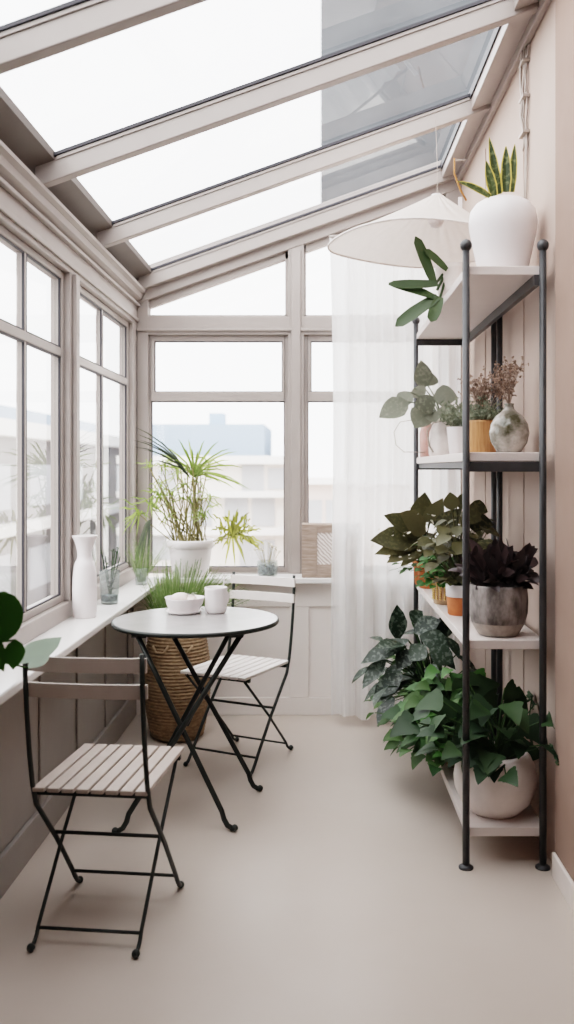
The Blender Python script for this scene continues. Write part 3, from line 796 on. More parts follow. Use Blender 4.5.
MB().tube(rim, .005, 6).build('rim_wire', M['linen'], ls, smooth=True)
MB().tube([(.075, 0, .21), (.075, 0, .35), (.07, .02, .555)], .0016, 6).build('cord', M['wire'], ls)
MB().lathe([(.001, .13), (.02, .13), (.024, .17), (.02, .215), (.001, .22)], (.07, 0, 0), n=20).build('socket', M['ceramic'], ls, smooth=True)
MB().ball((.07, 0, .10), .035, 16).build('bulb', M['ceramic'], ls, smooth=True)

# ------------------------------------------------------------------ plant shelf
SX0, SX1, SY0, SY1 = .518, .787, 3.15, 4.76
sh = empty('plant_shelf', (SX0, SY0, 0)); tag(sh, 'tall charcoal metal shelving unit with four white boards by right wall', 'shelf')
o = V((SX0, SY0, 0))
RT = .0125
def upright(x, y, top, fin=True):
    x -= SX0; y -= SY0
    u = MB().tube([(x, y, .012), (x, y, top)], RT, 14).build('upright', M['shelfmetal'], sh, smooth=True)
    if fin: MB().ball((x, y, top + .014), .0215, 16).build('finial', M['shelfmetal'], u, smooth=True)
    MB().lathe([(.001, 0), (.026, 0), (.026, .006), (.014, .014), (.001, .015)], (x, y, 0), 20).build('foot', M['shelfmetal'], u, smooth=True)
upright(SX0, SY0, 2.165); upright(SX1, SY0, 2.165); upright(SX0, SY1, 2.165); upright(SX1, SY1, 2.165)
upright(SX1, 3.90, 2.08, False); upright(SX1, 4.03, 2.08, False)
ZT = [2.11, 1.455, .795, .137]
for z in ZT:
    MB().box((SX0 + .002 - o.x, SY0 + .012 - o.y, z - .032), (SX1 + .012 - o.x, SY1 - .0 - o.y, z)).build('shelf_board', M['board'], sh, bevel=.003)
    rails = []
    if z == ZT[1]: rails.append(((SX0, SY0 + .004, z - .068), (SX1, SY0 + .03, z - .033)))
    if z > 1: rails.append(((SX0, SY1 - .024, z - .064), (SX1, SY1 - .004, z - .033)))
    if z > 2: rails.append(((SX1 - .03, SY0, z - .07), (SX1 - .01, SY1, z - .033)))
    if z == ZT[1]: rails.append(((SX0 + .012, SY0 + .03, z - .056), (SX0 + .024, SY1 - .024, z - .033)))
    for lo_, hi_ in rails: MB().box(V(lo_) - o, V(hi_) - o).build('shelf_rail', M['shelfmetal'], sh)

# --- helper: potted plants on the shelf
def potted(name, loc, label, prof, pm, soil_z, soil_r, n=36, cat='plant', wob=None, group=None):
    r = empty(name, loc); tag(r, label, cat, group)
    MB().lathe(prof, n=n, wob=wob).build('pot', pm, r, smooth=True)
    if soil_r: MB().lathe([(.001, soil_z + .004), (soil_r, soil_z)], n=20).build('soil', M['soil'], r)
    return r
def bush(lf, st, root, n, az, el, Ls, leaf, prof='heart', droop=.7, fold=.18, wr=(.75, .95), sr=.002, jit=.02, tilt=.5, sag=.12, seg=7):
    for k in range(n):
        a = rnd(*az); e = rnd(*el); L = rnd(*Ls)
        r0 = V(root) + V((rnd(-jit, jit), rnd(-jit, jit), 0))
        d = V((math.cos(a) * math.cos(e), math.sin(a) * math.cos(e), math.sin(e)))
        tip = r0 + d * L - V((0, 0, sag * L))
        if st is not None: st.tube([r0, r0.lerp(tip, .5) + V((0, 0, .08 * L)), tip], sr, 5)
        ll = rnd(*leaf); out = V((math.cos(a) + rnd(-.5, .5), math.sin(a) + rnd(-.5, .5), rnd(-.5, .3)))
        nn = V((rnd(-tilt, tilt) + .3 * math.cos(a), rnd(-tilt, tilt) + .3 * math.sin(a) - .25, 1))
        lf.leaf(tip, out, nn, ll, ll * rnd(*wr), droop, prof, seg, fold)

# top shelf: snake plant
sp = potted('snake_plant', (.685, 3.335, ZT[0]), 'snake plant in a big round white vase on the top board',
            [(.001, 0), (.083, 0), (.087, .004), (.098, .05), (.113, .12), (.1235, .175), (.1255, .205), (.119, .24), (.1, .265), (.078, .279), (.066, .283), (.062, .28), (.06, .26), (.001, .255)], M['ceramic'], .258, .058, 48)
O = V((.685, 3.335, ZT[0]))
b = MB(); be = MB()
def sword(p0, p1, W, n=(0, -1, .1), bend=0.):
    p0, p1 = V(p0) - O, V(p1) - O; d = (p1 - p0)
    be.leaf(p0 + V((0, .0015, 0)), d, n, d.length * 1.0, W, bend, 'sword', 10, .25)
    b.leaf(p0, d, n, d.length * .98, W * .74, bend, 'sword', 10, .25)
sword(P(499, 194, 3.31), P(489, 136, 3.30), .036)
sword(P(506, 192, 3.30), P(506, 145, 3.30), .042)
sword(P(511, 192, 3.34), P(515, 143, 3.34), .034)
sword(P(494, 196, 3.29), P(486, 160, 3.28), .040)
sword(P(490, 197, 3.28), P(459, 176, 3.25), .036, (.2, -1, .5), .3)
b.build('leaves', M['g_snake'], sp); be.build('leaf_margins', M['g_snake_edge'], sp)

# top shelf: strap leaf plant in low pot
kp = potted('strap_leaf_plant', (.572, 3.83, ZT[0]), 'thick strap leaved plant spilling left from pale bowl, top board',
            [(.001, 0), (.05, 0), (.056, .004), (.066, .06), (.072, .13), (.0735, .15), (.069, .15), (.064, .12), (.001, .115)], M['matte_white'], .12, .062)
O = V((.572, 3.83, ZT[0])); b = MB(); bs = MB()
rt = V((.555, 3.80, ZT[0] + .145))
for x0, y0, x1, y1, W, Y in ((434, 284, 416, 236, .050, 3.74), (447, 270, 425, 249, .040, 3.74), (438, 284, 388, 286, .046, 3.72), (434, 297, 390, 280, .045, 3.72), (438, 297, 395, 323, .056, 3.72), (440, 297, 431, 321, .052, 3.72)):
    lp(b, P(x0, y0, Y), P(x1, y1, Y - .03), W, (.1, -1, .45), 'strap', .0, .2, base=O, seg=9, curl=rnd(-.3, .3))
for q in ((437, 282), (437, 290), (440, 298)):
    bs.tube([rt - O, P(q[0], q[1], 3.77) - O], .006, 6)
b.build('leaves', M['g_strap'], kp, smooth=True); bs.build('stems', M['g_strap'], kp)

# tier 2
Z2 = ZT[1]
rv = empty('round_vase', (.722, 3.40, Z2)); tag(rv, 'round olive marbled glass vase of dry sprigs, second board', 'vase')
MB().lathe([(.001, 0), (.035, 0), (.046, .008), (.068, .04), (.0755, .075), (.070, .11), (.052, .14), (.03, .157), (.019, .168), (.0165, .18), (.019, .188), (.016, .188), (.0135, .18), (.016, .166), (.001, .16)], n=44).build('body', M['marble'], rv, smooth=True)
random.seed(31)
def sprigs(parent, root, n, dx, dz, mat_s, mat_f, reach=.05, r=.0009, fs=.008):
    b = MB(); f = MB()
    for k in range(n):
        e = V(root) + V((rnd(*dx), rnd(-.05, .04), rnd(*dz)))
        m_ = V(root).lerp(e, .55) + V((rnd(-.01, .01), 0, .01)); b.tube([root, m_, e], r * 1.3, 4)
        for j in range(9):
            q = m_.lerp(e, rnd(.1, 1)); t_ = q + V((rnd(-reach, reach) * .7, rnd(-.03, .03), rnd(0, reach))); b.tube([q, t_], r, 3)
            for i in range(3): f.leaf(t_ + V((rnd(-.006, .006), rnd(-.006, .006), rnd(-.006, .006))), (rnd(-1, 1), rnd(-1, 1), rnd(-1, 1)), (0, -1, .2), fs * rnd(.6, 1.2), fs * .8, 0, 'round', 4)
    b.build('stems', mat_s, parent); f.build('florets', mat_f, parent)
sprigs(rv, V((0, 0, .175)), 16, (-.06, .045), (.06, .175), M['dry'], M['dry'], .035)
op = potted('orange_pot_plant', (.668, 3.66, Z2), 'bushy fine sprigged plant in ribbed orange brown pot, second board',
            [(.001, 0), (.05, 0), (.053, .004), (.055, .13), (.0555, .138), (.051, .138), (.05, .12), (.001, .118)], M['orange_wood'], .122, .05, 48, wob=lambda a, z: 1 + .02 * math.cos(20 * a))
random.seed(33); b = MB()
for k in range(220):
    a = rnd(0, 6.28); el = rnd(.3, 1.4); L = rnd(.05, .13); d = V((math.cos(a) * math.cos(el), math.sin(a) * math.cos(el), math.sin(el)))
    p0 = V((rnd(-.03, .03), rnd(-.03, .03), .125)); p3 = p0 + d * L; b.blade([p0, p0.lerp(p3, .5), p3], .002)
    for j in range(3):
        b.leaf(p0.lerp(p3, rnd(.4, 1)), (rnd(-1, 1), rnd(-1, 1), rnd(0, 1)), (0, -1, .4), rnd(.012, .022), .007, 0, 'lance', 3)
b.build('leaves', M['g_grey'], op)
sprigs(op, V((0, 0, .13)), 22, (-.10, .10), (.06, .20), M['dry'], M['dry'], .045)
wp = potted('small_white_planter', (.615, 3.90, Z2), 'little plain white tapered pot with grey green herb, second board',
            [(.001, 0), (.042, 0), (.045, .004), (.056, .118), (.057, .122), (.052, .122), (.05, .11), (.001, .105)], M['ceramic'], .108, .05)
random.seed(35); b = MB()
for k in range(130):
    a = rnd(0, 6.28); el = rnd(.5, 1.45); L = rnd(.06, .15); d = V((math.cos(a) * math.cos(el), math.sin(a) * math.cos(el), math.sin(el)))
    p0 = V((rnd(-.03, .03), rnd(-.03, .03), .108)); p3 = p0 + d * L; b.blade([p0, p0.lerp(p3, .5), p3], .002)
    for j in range(3): b.leaf(p0.lerp(p3, rnd(.4, 1)), (rnd(-1, 1), rnd(-1, 1), rnd(0, 1)), (0, -1, .4), rnd(.014, .024), .009, 0, 'lance', 3)
b.build('leaves', M['g_grey'], wp)
cl = potted('cloth_bag_planter', (.60, 4.28, Z2), 'large grey green leaved plant in white linen sack, second board',
            [(.001, 0), (.062, 0), (.07, .006), (.075, .06), (.068, .12), (.052, .16), (.05, .172), (.06, .20), (.056, .20), (.046, .172), (.001, .165)], M['linen'], .168, .045, 40, wob=lambda a, z: 1 + .03 * math.sin(9 * a + z * 20))
MB().tube([(.053 * math.cos(a), .053 * math.sin(a), .166 + .004 * math.sin(3 * a)) for a in [2 * PI * k / 24 for k in range(25)]], .005, 6).build('tie', M['rope'], cl)
MB().tube([(-.05, -.02, .166), (-.085, -.03, .12), (-.075, -.03, .05), (-.06, -.045, .02)], .004, 6).build('tie_end', M['rope'], cl)
O = V((.60, 4.28, Z2)); rt = O + V((-.01, 0, .168)); b = MB(); bs = MB()
random.seed(37)
for x0, y0, x1, y1, W, Y, n in ((408, 402, 378, 416, .13, 4.2, (.1, -1, .6)), (410, 392, 398, 408, .10, 4.25, (-.3, -1, .5)), (424, 388, 421, 360, .11, 4.35, (.2, -1, .2)), (428, 386, 431, 372, .10, 4.4, (.2, -1, .3)), (434, 396, 458, 396, .12, 4.2, (0, -1, .3)), (438, 410, 462, 417, .11, 4.15, (0, -1, .6)), (426, 408, 414, 428, .13, 4.18, (.2, -1, .3)), (420, 396, 432, 414, .12, 4.15, (.2, -1, .3)), (432, 412, 436, 422, .09, 4.15, (0, -1, .2)), (414, 388, 424, 398, .10, 4.3, (0, -1, .5))):
    lp(b, P(x0, y0, Y), P(x1, y1, Y - .02), W * .92, n, 'ovate', .12, .16, base=O, seg=9, stem=(bs, rt))
b.build('leaves', M['g_bag'], cl, smooth=True); bs.build('stems', M['g_grey'], cl)
lo = MB().tube([P(412, 420, 4.45), P(400, 422, 4.45), P(394, 432, 4.45), P(396, 445, 4.45), P(404, 452, 4.45), P(416, 452, 4.47), P(425, 452.5, 4.5)], .0022, 6).build('wire_loop', M['rope'], None, smooth=True)
tag(lo, 'thin curled wire loop hanging off the second board', 'wire')
gp = empty('glass_jar', (.555, 4.57, Z2)); tag(gp, 'pink tinted glass jar at far end of second board', 'jar')
MB().lathe([(.001, 0), (.034, 0), (.038, .004), (.04, .12), (.032, .145), (.03, .165), (.033, .168), (.028, .168), (.028, .145), (.036, .118), (.034, .008), (.001, .006)], n=28).build('body', M['glass_pink'], gp, smooth=True)

# tier 3
Z3 = ZT[2]
gs = potted('purple_leaf_plant', (.655, 3.275, Z3), 'dark purple leaved plant in mottled grey stone pot, third board',
            [(.001, 0), (.066, 0), (.072, .004), (.096, .046), (.1055, .082), (.1075, .128), (.104, .176), (.102, .183), (.092, .183), (.094, .155), (.001, .15)], M['stone'], .157, .093, 48)
MB().lathe([(.0725, .0035), (.0968, .046), (.098, .048)], n=48).build('base_band', M['stone_light'], gs, smooth=True)
random.seed(41); b = MB(); bs = MB()
for k in range(150):
    a = rnd(0, 6.28); el = rnd(.15, 1.35); d = V((math.cos(a) * math.cos(el), math.sin(a) * math.cos(el), math.sin(el)))
    r0 = V((rnd(-.06, .07), rnd(-.05, .05), .175)); tip = r0 + d * rnd(.02, .11); ll = rnd(.05, .095)
    if tip.x > .115: tip.x = .115
    b.leaf(tip, d + V((rnd(-.5, .5), rnd(-.5, .5), rnd(-.2, .5))), (rnd(-.6, .6), -.6 + rnd(-.6, .6), .7), ll, ll * rnd(.45, .62), .5, 'ovate', 6, .3)
b.build('leaves', M['g_purple'], gs, smooth=True)

oj = potted('terracotta_jar_plant', (.587, 3.72, Z3), 'olive leaved plant in terracotta pot with white collar, third board',
            [(.001, 0), (.046, 0), (.05, .004), (.055, .075), (.001, .076)], M['terracotta'], .12, .05)
MB().lathe([(.055, .075), (.058, .078), (.059, .125), (.055, .126), (.052, .11)], n=32).build('collar', M['ceramic'], oj, smooth=True)
O = V((.587, 3.72, Z3)); random.seed(43); b = MB(); bs = MB()
bush(b, bs, (0, 0, .12), 90, (0, 6.28), (.75, 1.5), (.14, .34), (.045, .085), 'ovate', .6, jit=.03)
bush(b, bs, (0, 0, .12), 20, (0, 6.28), (.2, .8), (.05, .12), (.035, .06), 'ovate', .6, jit=.03)
for x0, y0, x1, y1, W, Y, n in ((452, 510, 450, 492, .07, 3.62, (0, -1, .3)), (462, 512, 482, 520, .09, 3.6, (0, -1, .5)), (466, 520, 494, 525, .085, 3.62, (0, -1, .5)), (456, 500, 470, 504, .07, 3.66, (0, -1, .3)), (470, 505, 488, 512, .07, 3.7, (.1, -1, .3))):
    lp(b, P(x0, y0, Y), P(x1, y1, Y), W, n, 'ovate', .0, .2, base=O, stem=(bs, O + V((0, 0, .12))))
b.build('leaves', M['g_olive'], oj, smooth=True); bs.build('stems', M['g_olive'], oj)

gj = potted('beaded_jar_planter', (.568, 4.02, Z3), 'bright green fern in amber glass jar with gold beading, third board',
            [(.001, 0), (.048, 0), (.052, .004), (.053, .12), (.049, .125), (.045, .118), (.001, .05)], M['jar'], .10, .046)
b = MB()
for k in range(18):
    a = 2 * PI * k / 18
    for j in range(9):
        b.ball((.0545 * math.cos(a), .0545 * math.sin(a), .025 + j * .0105), .0048, 6)
b.build('beading', M['gold'], gj, smooth=True)
random.seed(45); b = MB(); bs = MB(); bush(b, bs, (0, 0, .11), 150, (0, 6.28), (-.1, 1.3), (.04, .13), (.025, .045), 'ovate', .6, jit=.035, sr=.001)
b.build('leaves', M['g_bright'], gj, smooth=True); bs.build('stems', M['g_bright'], gj)

t1 = potted('terracotta_pot_plant', (.556, 4.55, Z3), 'small leaved trailing plant in taller terracotta pot, third board',
            [(.001, 0), (.042, 0), (.045, .004), (.054, .10), (.058, .102), (.058, .125), (.053, .126), (.05, .11), (.001, .105)], M['terracotta'], .108, .05)
random.seed(47); b = MB(); f = MB(); bs = MB()
bush(b, bs, (0, 0, .115), 130, (0, 6.28), (-.2, 1.4), (.05, .2), (.025, .045), 'ovate', .6, jit=.035, sr=.001)
bush(f, None, (0, 0, .115), 110, (2.0, 5.2), (.3, 1.45), (.12, .36), (.014, .024), 'round', .2)
b.build('leaves', M['g_mid'], t1, smooth=True); f.build('blossoms', M['flower'], t1); bs.build('stems', M['g_mid'], t1)
t2 = potted('split_leaf_plant', (.550, 4.69, Z3), 'split leaf plant with broad olive leaves in far terracotta pot, third board',
            [(.001, 0), (.042, 0), (.045, .004), (.054, .10), (.058, .102), (.058, .125), (.053, .126), (.05, .11), (.001, .105)], M['terracotta'], .108, .05)
O = V((.550, 4.69, Z3)); rt = O + V((0, 0, .11)); random.seed(49); b = MB(); bs = MB()
for x0, y0, x1, y1, W, n in ((424, 538, 370, 539, .15, (.0, -1, .6)), (424, 534, 384, 514, .13, (.0, -1, .75)), (424, 540, 374, 553, .09, (.0, -1, .5)), (424, 542, 386, 562, .085, (.0, -1, .5)), (426, 532, 400, 512, .14, (.0, -1, .7)), (424, 546, 400, 566, .06, (0, -1, .4))):
    lp(b, P(x0, y0, 4.46), P(x1, y1, 4.38), W, n, 'ovate', .05, .10, base=O, seg=10, stem=(bs, rt), sr=.004)
lp(b, P(420, 520, 4.55), P(425, 492, 4.52), .13, (.2, -1, .3), 'heart', .0, .12, base=O, stem=(bs, rt), sr=.004)
lp(b, P(430, 522, 4.5), P(443, 498, 4.45), .10, (.0, -1, .3), 'heart', .0, .12, base=O, stem=(bs, rt), sr=.004)
lp(b, P(440, 530, 4.4), P(462, 508, 4.3), .11, (.0, -1, .3), 'heart', .0, .12, base=O, stem=(bs, rt), sr=.004)
lp(b, P(414, 552, 4.42), P(388, 558, 4.4), .075, (.0, -1, .5), 'heart', .0, .12, base=O, stem=(bs, rt), sr=.003)
lp(b, P(435, 540, 4.4), P(450, 556, 4.35), .14, (.0, -1, .3), 'heart', .0, .12, base=O, stem=(bs, rt), sr=.003)
bush(b, bs, (0, 0, .115), 30, (-2.2, 1.2), (.5, 1.4), (.16, .36), (.05, .09), 'heart', .5, jit=.03)
b.build('leaves', M['g_olive'], t2, smooth=True); bs.build('stems', M['g_olive'], t2)

# tier 4
Z4 = ZT[3]
iv = potted('ivy_plant', (.652, 3.318, Z4), 'large leaved ivy in big round white pot on the bottom board',
            [(.001, 0), (.08, 0), (.088, .003), (.125, .04), (.147, .09), (.151, .13), (.144, .175), (.128, .212), (.118, .222), (.108, .222), (.112, .205), (.001, .2)], M['matte_white'], .205, .11, 48)
O = V((.652, 3.318, Z4)); random.seed(51); b = MB(); bs = MB()
bush(b, bs, (0, 0, .2), 62, (.3, 5.6), (.1, 1.3), (.12, .34), (.075, .125), 'ivy', .6, jit=.05, wr=(.95, 1.15), sr=.0025, seg=12)
rt = O + V((0, 0, .205))
for x0, y0, x1, y1, W, Y in ((498, 748, 545, 752, .17, 3.3), (480, 700, 497, 716, .16, 3.38), (468, 745, 490, 742, .14, 3.25), (500, 760, 500, 786, .085, 3.28), (470, 690, 500, 682, .14, 3.45), (505, 700, 532, 708, .13, 3.5), (474, 722, 452, 744, .14, 3.3), (500, 728, 525, 735, .13, 3.4), (488, 752, 478, 770, .08, 3.27), (515, 700, 519, 686, .11, 3.5), (450, 700, 440, 726, .13, 3.35), (462, 716, 480, 738, .14, 3.27), (505, 688, 520, 698, .1, 3.45)):
    lp(b, P(x0, y0, Y), P(x1, y1, Y), W, (rnd(-.3, .3), -1, rnd(.3, .8)), 'ivy', .15, .14, base=O, seg=12, stem=(bs, rt))
b.build('leaves', M['g_dark'], iv, smooth=True); bs.build('stems', M['g_mid'], iv)
bx_ = potted('vine_basket_plant', (.625, 3.84, Z4), 'trailing bright green vine in dark basket behind the ivy, bottom board',
             [(.001, 0), (.075, 0), (.08, .004), (.098, .13), (.1, .14), (.092, .14), (.088, .12), (.001, .115)], M['wicker'], .12, .088, 40)
random.seed(53); b = MB(); bs = MB(); b2 = MB()
bush(b, bs, (-.02, 0, .12), 190, (1.2, 5.2), (-.1, 1.35), (.1, .30), (.05, .095), 'ivy', .7, jit=.06, wr=(.9, 1.1), seg=12)
bush(b2, bs, (-.02, 0, .12), 80, (1.2, 5.2), (.1, 1.4), (.16, .36), (.05, .085), 'ivy', .7, jit=.06, wr=(.9, 1.1), seg=12)
b.build('leaves', M['g_mid'], bx_, smooth=True); b2.build('leaves', M['g_bright'], bx_, smooth=True); bs.build('stems', M['g_mid'], bx_)
fl = potted('silver_leaf_plant', (.56, 4.34, Z4), 'silver mottled long leaved plant behind the vine, bottom board',
            [(.001, 0), (.075, 0), (.08, .004), (.1, .15), (.102, .16), (.094, .16), (.09, .14), (.001, .135)], M['stone'], .14, .09, 40)
O = V((.56, 4.34, Z4)); rt = O + V((0, 0, .14)); random.seed(55); b = MB(); bs = MB()
for x0, y0, x1, y1, W, Y in ((408, 640, 359, 660, .10, 4.2), (386, 660, 361, 682, .075, 4.2), (402, 674, 372, 696, .10, 4.15), (390, 683, 376, 702, .07, 4.15), (398, 640, 397, 604, .10, 4.35), (414, 632, 440, 618, .11, 4.3), (420, 636, 452, 644, .11, 4.2), (410, 650, 396, 668, .09, 4.2), (430, 650, 455, 662, .12, 4.15), (412, 622, 422, 610, .09, 4.4), (425, 645, 410, 660, .1, 4.1), (440, 640, 448, 612, .1, 4.3)):
    lp(b, P(x0, y0, Y), P(x1, y1, Y - .04), W, (rnd(-.2, .2), -1, rnd(.4, .9)), 'lance', .15, .18, base=O, stem=(bs, rt), sr=.004)
bush(b, bs, (0, 0, .15), 34, (1.6, 5.4), (.2, 1.4), (.14, .42), (.12, .2), 'lance', .6, jit=.05, wr=(.4, .55), sr=.003)
b.build('leaves', M['g_silver'], fl, smooth=True); bs.build('stems', M['g_dark'], fl)
fb = potted('creeping_plant', (.60, 4.62, Z4), 'low creeping green plant at far end of the bottom board',
            [(.001, 0), (.075, 0), (.08, .004), (.1, .11), (.102, .12), (.094, .12), (.09, .1), (.001, .095)], M['terracotta'], .1, .09, 40)
random.seed(57); b = MB(); bs = MB()
bush(b, bs, (-.02, -.02, .1), 120, (1.8, 5.2), (-.2, 1.4), (.1, .3), (.04, .07), 'heart', .7, jit=.07, wr=(.8, 1.0))
b.build('leaves', M['g_mid'], fb, smooth=True); bs.build('stems', M['g_mid'], fb)

def fit(root, zfloor, zroof):
    # keep foliage off the wall, the curtain and the boards above and below
    for ch in root.children_recursive:
        if ch.type != 'MESH' or ch.name.split('.')[0] in ('pot', 'soil', 'collar', 'base_band', 'beading', 'tie', 'tie_end', 'body'): continue
        for v in ch.data.vertices:
            p = v.co + root.location
            if p.x > .818: p.x = .818 - .12 * random.random() * min(1, p.x - .818) - .004 * random.random()
            if p.y > 4.83: p.y = 4.83 - .02 * random.random()
            if p.x > SX0 - .006 and SY0 < p.y < SY1:
                if zroof and p.z > zroof: p.z = zroof - .02 * random.random()
                if p.z < zfloor + .003: p.z = zfloor + .003 + .006 * random.random()
            v.co = p - root.location
for r_, k in ((gs, 2), (oj, 2), (gj, 2), (t1, 2), (t2, 2), (iv, 3), (bx_, 3), (fl, 3), (fb, 3), (rv, 1), (op, 1), (wp, 1), (cl, 1)):
    fit(r_, ZT[k], ZT[k - 1] - .07)

# ------------------------------------------------------------------ wall cable and hook
cb = empty('wall_cable', (XR, 3.56, 2.95)); tag(cb, 'clear cable bundle clipped high on the right wall above the white vase', 'cable')
O = V((XR, 3.56, 2.95)); X_ = XR - .009
random.seed(61)
for k in range(4):
    pts = [V((X_ - .004 * k, 3.50 + .022 * k, 3.05))]
    for j in range(1, 9):
        pts.append(V((X_ - (.004 * k) * (1 if j < 7 else .2), 3.56 + rnd(-.03, .03) + .012 * (k - 1.5), 3.05 - .048 * j)))
    if k < 2: pts += [V((X_, 3.55 + .03 * k, 2.5)), V((X_, 3.55 + .03 * k, 2.28))]
    MB().tube([p - O for p in pts], .0042 if k < 3 else .006, 6).build('strand', M['wire'], cb, smooth=True)
for z in (3.0, 2.86, 2.72): MB().box((-.028, -.04, z - 2.95 - .005), (0, .04, z - 2.95 + .005)).build('clip', M['wire'], cb)
MB().box((-.022, .0, -.56), (0, .05, -.53)).build('clip', M['shelfmetal'], cb)
hk = empty('hook_strap', (.70, 4.62, 2.93)); tag(hk, 'small tan strap with tag hanging from ledger above the lampshade', 'strap')
MB().tube([(0, 0, .06), (.0, .0, -.02), (.03, 0, -.10), (.06, -.01, -.16)], .005, 6).build('cord', M['leather'], hk, smooth=True)
MB().tube([(-.0, 0, .05), (.06, 0, .05)], .005, 6).build('hook', M['wire'], hk)
MB().box((.02, -.004, -.24), (.04, .004, -.14)).build('tag', M['ceramic'], hk)

# ------------------------------------------------------------------ outside
ground = MB().box((-120, -60, -6.3), (120, 160, -6)).build('ground', mat('pale_paving', srgb(196, 190, 184), srgb(206, 200, 194), rough=.9, scale=.3))
struct(ground, 'pale paving far below outside')
M['b_cream'] = mat('cream_render', srgb(228, 220, 213), srgb(233, 226, 220), rough=.9, scale=.4)
M['b_pink'] = mat('pink_render', srgb(226, 210, 202), srgb(230, 215, 208), rough=.9, scale=.4)
M['b_blue'] = mat('blue_grey_cladding', srgb(160, 178, 198), srgb(167, 185, 205), rough=.8, scale=.3)
M['b_slate'] = mat('slate_cladding', srgb(66, 69, 72), srgb(88, 91, 94), rough=.8, scale=.25)
M['b_win'] = mat('far_window_glass', srgb(176, 176, 178), srgb(186, 186, 188), rough=.3, scale=.5)
M['b_white'] = mat('white_band', srgb(236, 232, 228), rough=.8)
M['b_grey'] = mat('grey_render', srgb(128, 124, 124), srgb(138, 134, 133), rough=.9, scale=.4)
def building(label, x0, x1, y0, y1, top, wall, win_rects=(), bands=(), side='y', chimneys=()):
    r = empty('building', (x0, y0, -6)); tag(r, label, 'building')
    oo = V((x0, y0, -6))
    MB().box(V((x0, y0, -6)) - oo, V((x1, y1, top)) - oo).build('wall', wall, r)
    for a, c, za, zb in win_rects:
        if side == 'y': w = MB().box(V((a, y0 - .05, za)) - oo, V((c, y0 + .05, zb)) - oo)
        else: w = MB().box(V((x1 - .05, a, za)) - oo, V((x1 + .05, c, zb)) - oo)
        w.build('window', M['b_win'], r)
    for za, zb in bands:
        if side == 'y': MB().box(V((x0, y0 - .5, za)) - oo, V((x1, y0, zb)) - oo).build('balcony_band', M['b_white'], r)
        else: MB().box(V((x1, y0, za)) - oo, V((x1 + .5, y1, zb)) - oo).build('balcony_band', M['b_white'], r)
    for cx_, w_, h_ in chimneys: MB().box(V((cx_, y0 + 1, top)) - oo, V((cx_ + w_, y0 + 2, top + h_)) - oo).build('chimney', wall, r)
q = 28 / 900
def ex(px): return (px - CX) * q
def ez(py): return HC - (py - CY) * q
building('pale cream terraced building seen through the back window', ex(120), ex(296), 28, 32, ez(456), M['b_cream'],
         [(ex(242), ex(264), ez(491), ez(465)), (ex(268), ex(286), ez(489), ez(468)), (ex(225), ex(248), ez(526), ez(497)), (ex(252), ex(275), ez(526), ez(497)), (ex(158), ex(176), ez(495), ez(470)), (ex(190), ex(212), ez(526), ez(500)), (ex(150), ex(180), ez(560), ez(534)), (ex(240), ex(275), ez(566), ez(540))], [(ez(464), ez(456)), (ez(497), ez(491)), (ez(534), ez(527))])
q = 36 / 900
building('blue grey flat roofed block behind the cream building', ex(152), ex(264), 36, 42, ez(424), M['b_blue'], [], [], chimneys=((ex(206), .6, .5),))
building('far pale tower behind the blue grey block', ex(286), ex(306), 37, 43, ez(408), M['b_white'])
q = 26 / 900
building('pinkish building seen through the right back window', ex(300), ex(420), 26, 27.8, ez(478), M['b_pink'], [(ex(309), ex(322), ez(530), ez(500)), (ex(326), ex(334), ez(530), ez(500))], [(ez(484), ez(478))])
tw_ = empty('building', (1.2, 33, -6)); tag(tw_, 'tall slate clad tower seen up through the roof glass', 'building')
MB().box((0, 0, 0), (16, 8, 16)).build('wall', M['b_white'], tw_)
MB().box((-1.1, 0, 16), (16, .5, 70)).build('upper_wall', M['b_slate'], tw_)
b_l = [(-9, 8)]
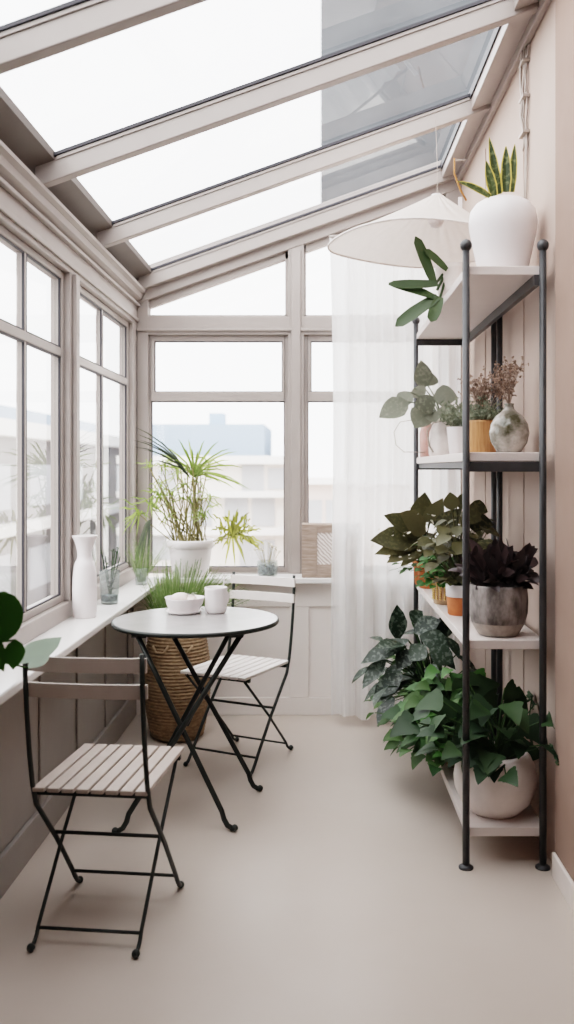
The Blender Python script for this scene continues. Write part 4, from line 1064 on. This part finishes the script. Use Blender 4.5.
building('long grey terrace outside the left windows', -14, -9, 6, 62, 2.7, M['b_grey'],
         [(y, y + 2.2, z, z + 1.3) for y in range(20, 60, 4) for z in (.2, -2.4)], [(2.3, 2.75), (-.5, -.2)], side='x')
building('blue grey block beyond the left terrace', -26, -16, 30, 66, 4.6, M['b_blue'], [(y, y + 2.5, 0, 1.8) for y in (32, 38, 44, 50)], [], side='x')
building('low pale building beside the left windows', -12, -7.5, -8, 5, 1.2, M['b_grey'], [(y, y + 1.6, -1.2, .3) for y in (-6, -3, 0, 2.6)], [(.95, 1.2)], side='x')

# ------------------------------------------------------------------ light
w = bpy.data.worlds.new('World'); scene.world = w; w.use_nodes = True
t = w.node_tree; bg = t.nodes['Background']
tc = t.nodes.new('ShaderNodeTexCoord'); sx = t.nodes.new('ShaderNodeSeparateXYZ'); t.links.new(tc.outputs['Generated'], sx.inputs[0])
rp = t.nodes.new('ShaderNodeValToRGB'); t.links.new(sx.outputs['Z'], rp.inputs[0])
rp.color_ramp.elements[0].color = (.975, .98, 1, 1); rp.color_ramp.elements[1].color = (.99, .99, 1, 1)
t.links.new(rp.outputs[0], bg.inputs[0])
bg.inputs[1].default_value = 4.6
sun = bpy.data.lights.new('sun', 'SUN'); sun.energy = .6; sun.angle = math.radians(60); sun.color = (1, .96, .9)
so = bpy.data.objects.new('sun', sun); COL.objects.link(so); so.rotation_euler = (math.radians(35), math.radians(-25), 0)

# ------------------------------------------------------------------ camera
cam = bpy.data.cameras.new('camera'); co = bpy.data.objects.new('camera', cam); COL.objects.link(co)
co.location = (0, 0, HC); co.rotation_euler = (PI / 2, 0, 0)
cam.sensor_fit = 'AUTO'; cam.sensor_width = 36; cam.lens = F / 1024 * 36
cam.shift_x = -(CX - 287) / 1024; cam.shift_y = (CY - 512) / 1024
cam.clip_end = 400
cam.dof.use_dof = True; cam.dof.focus_distance = 3.7; cam.dof.aperture_fstop = 2.4
scene.camera = co
scene.view_settings.view_transform = 'Filmic'
scene.view_settings.look = 'High Contrast'
scene.view_settings.exposure = 0.05
scene.cycles.use_denoising = True
scene.cycles.max_bounces = 14; scene.cycles.transparent_max_bounces = 24; scene.cycles.diffuse_bounces = 8
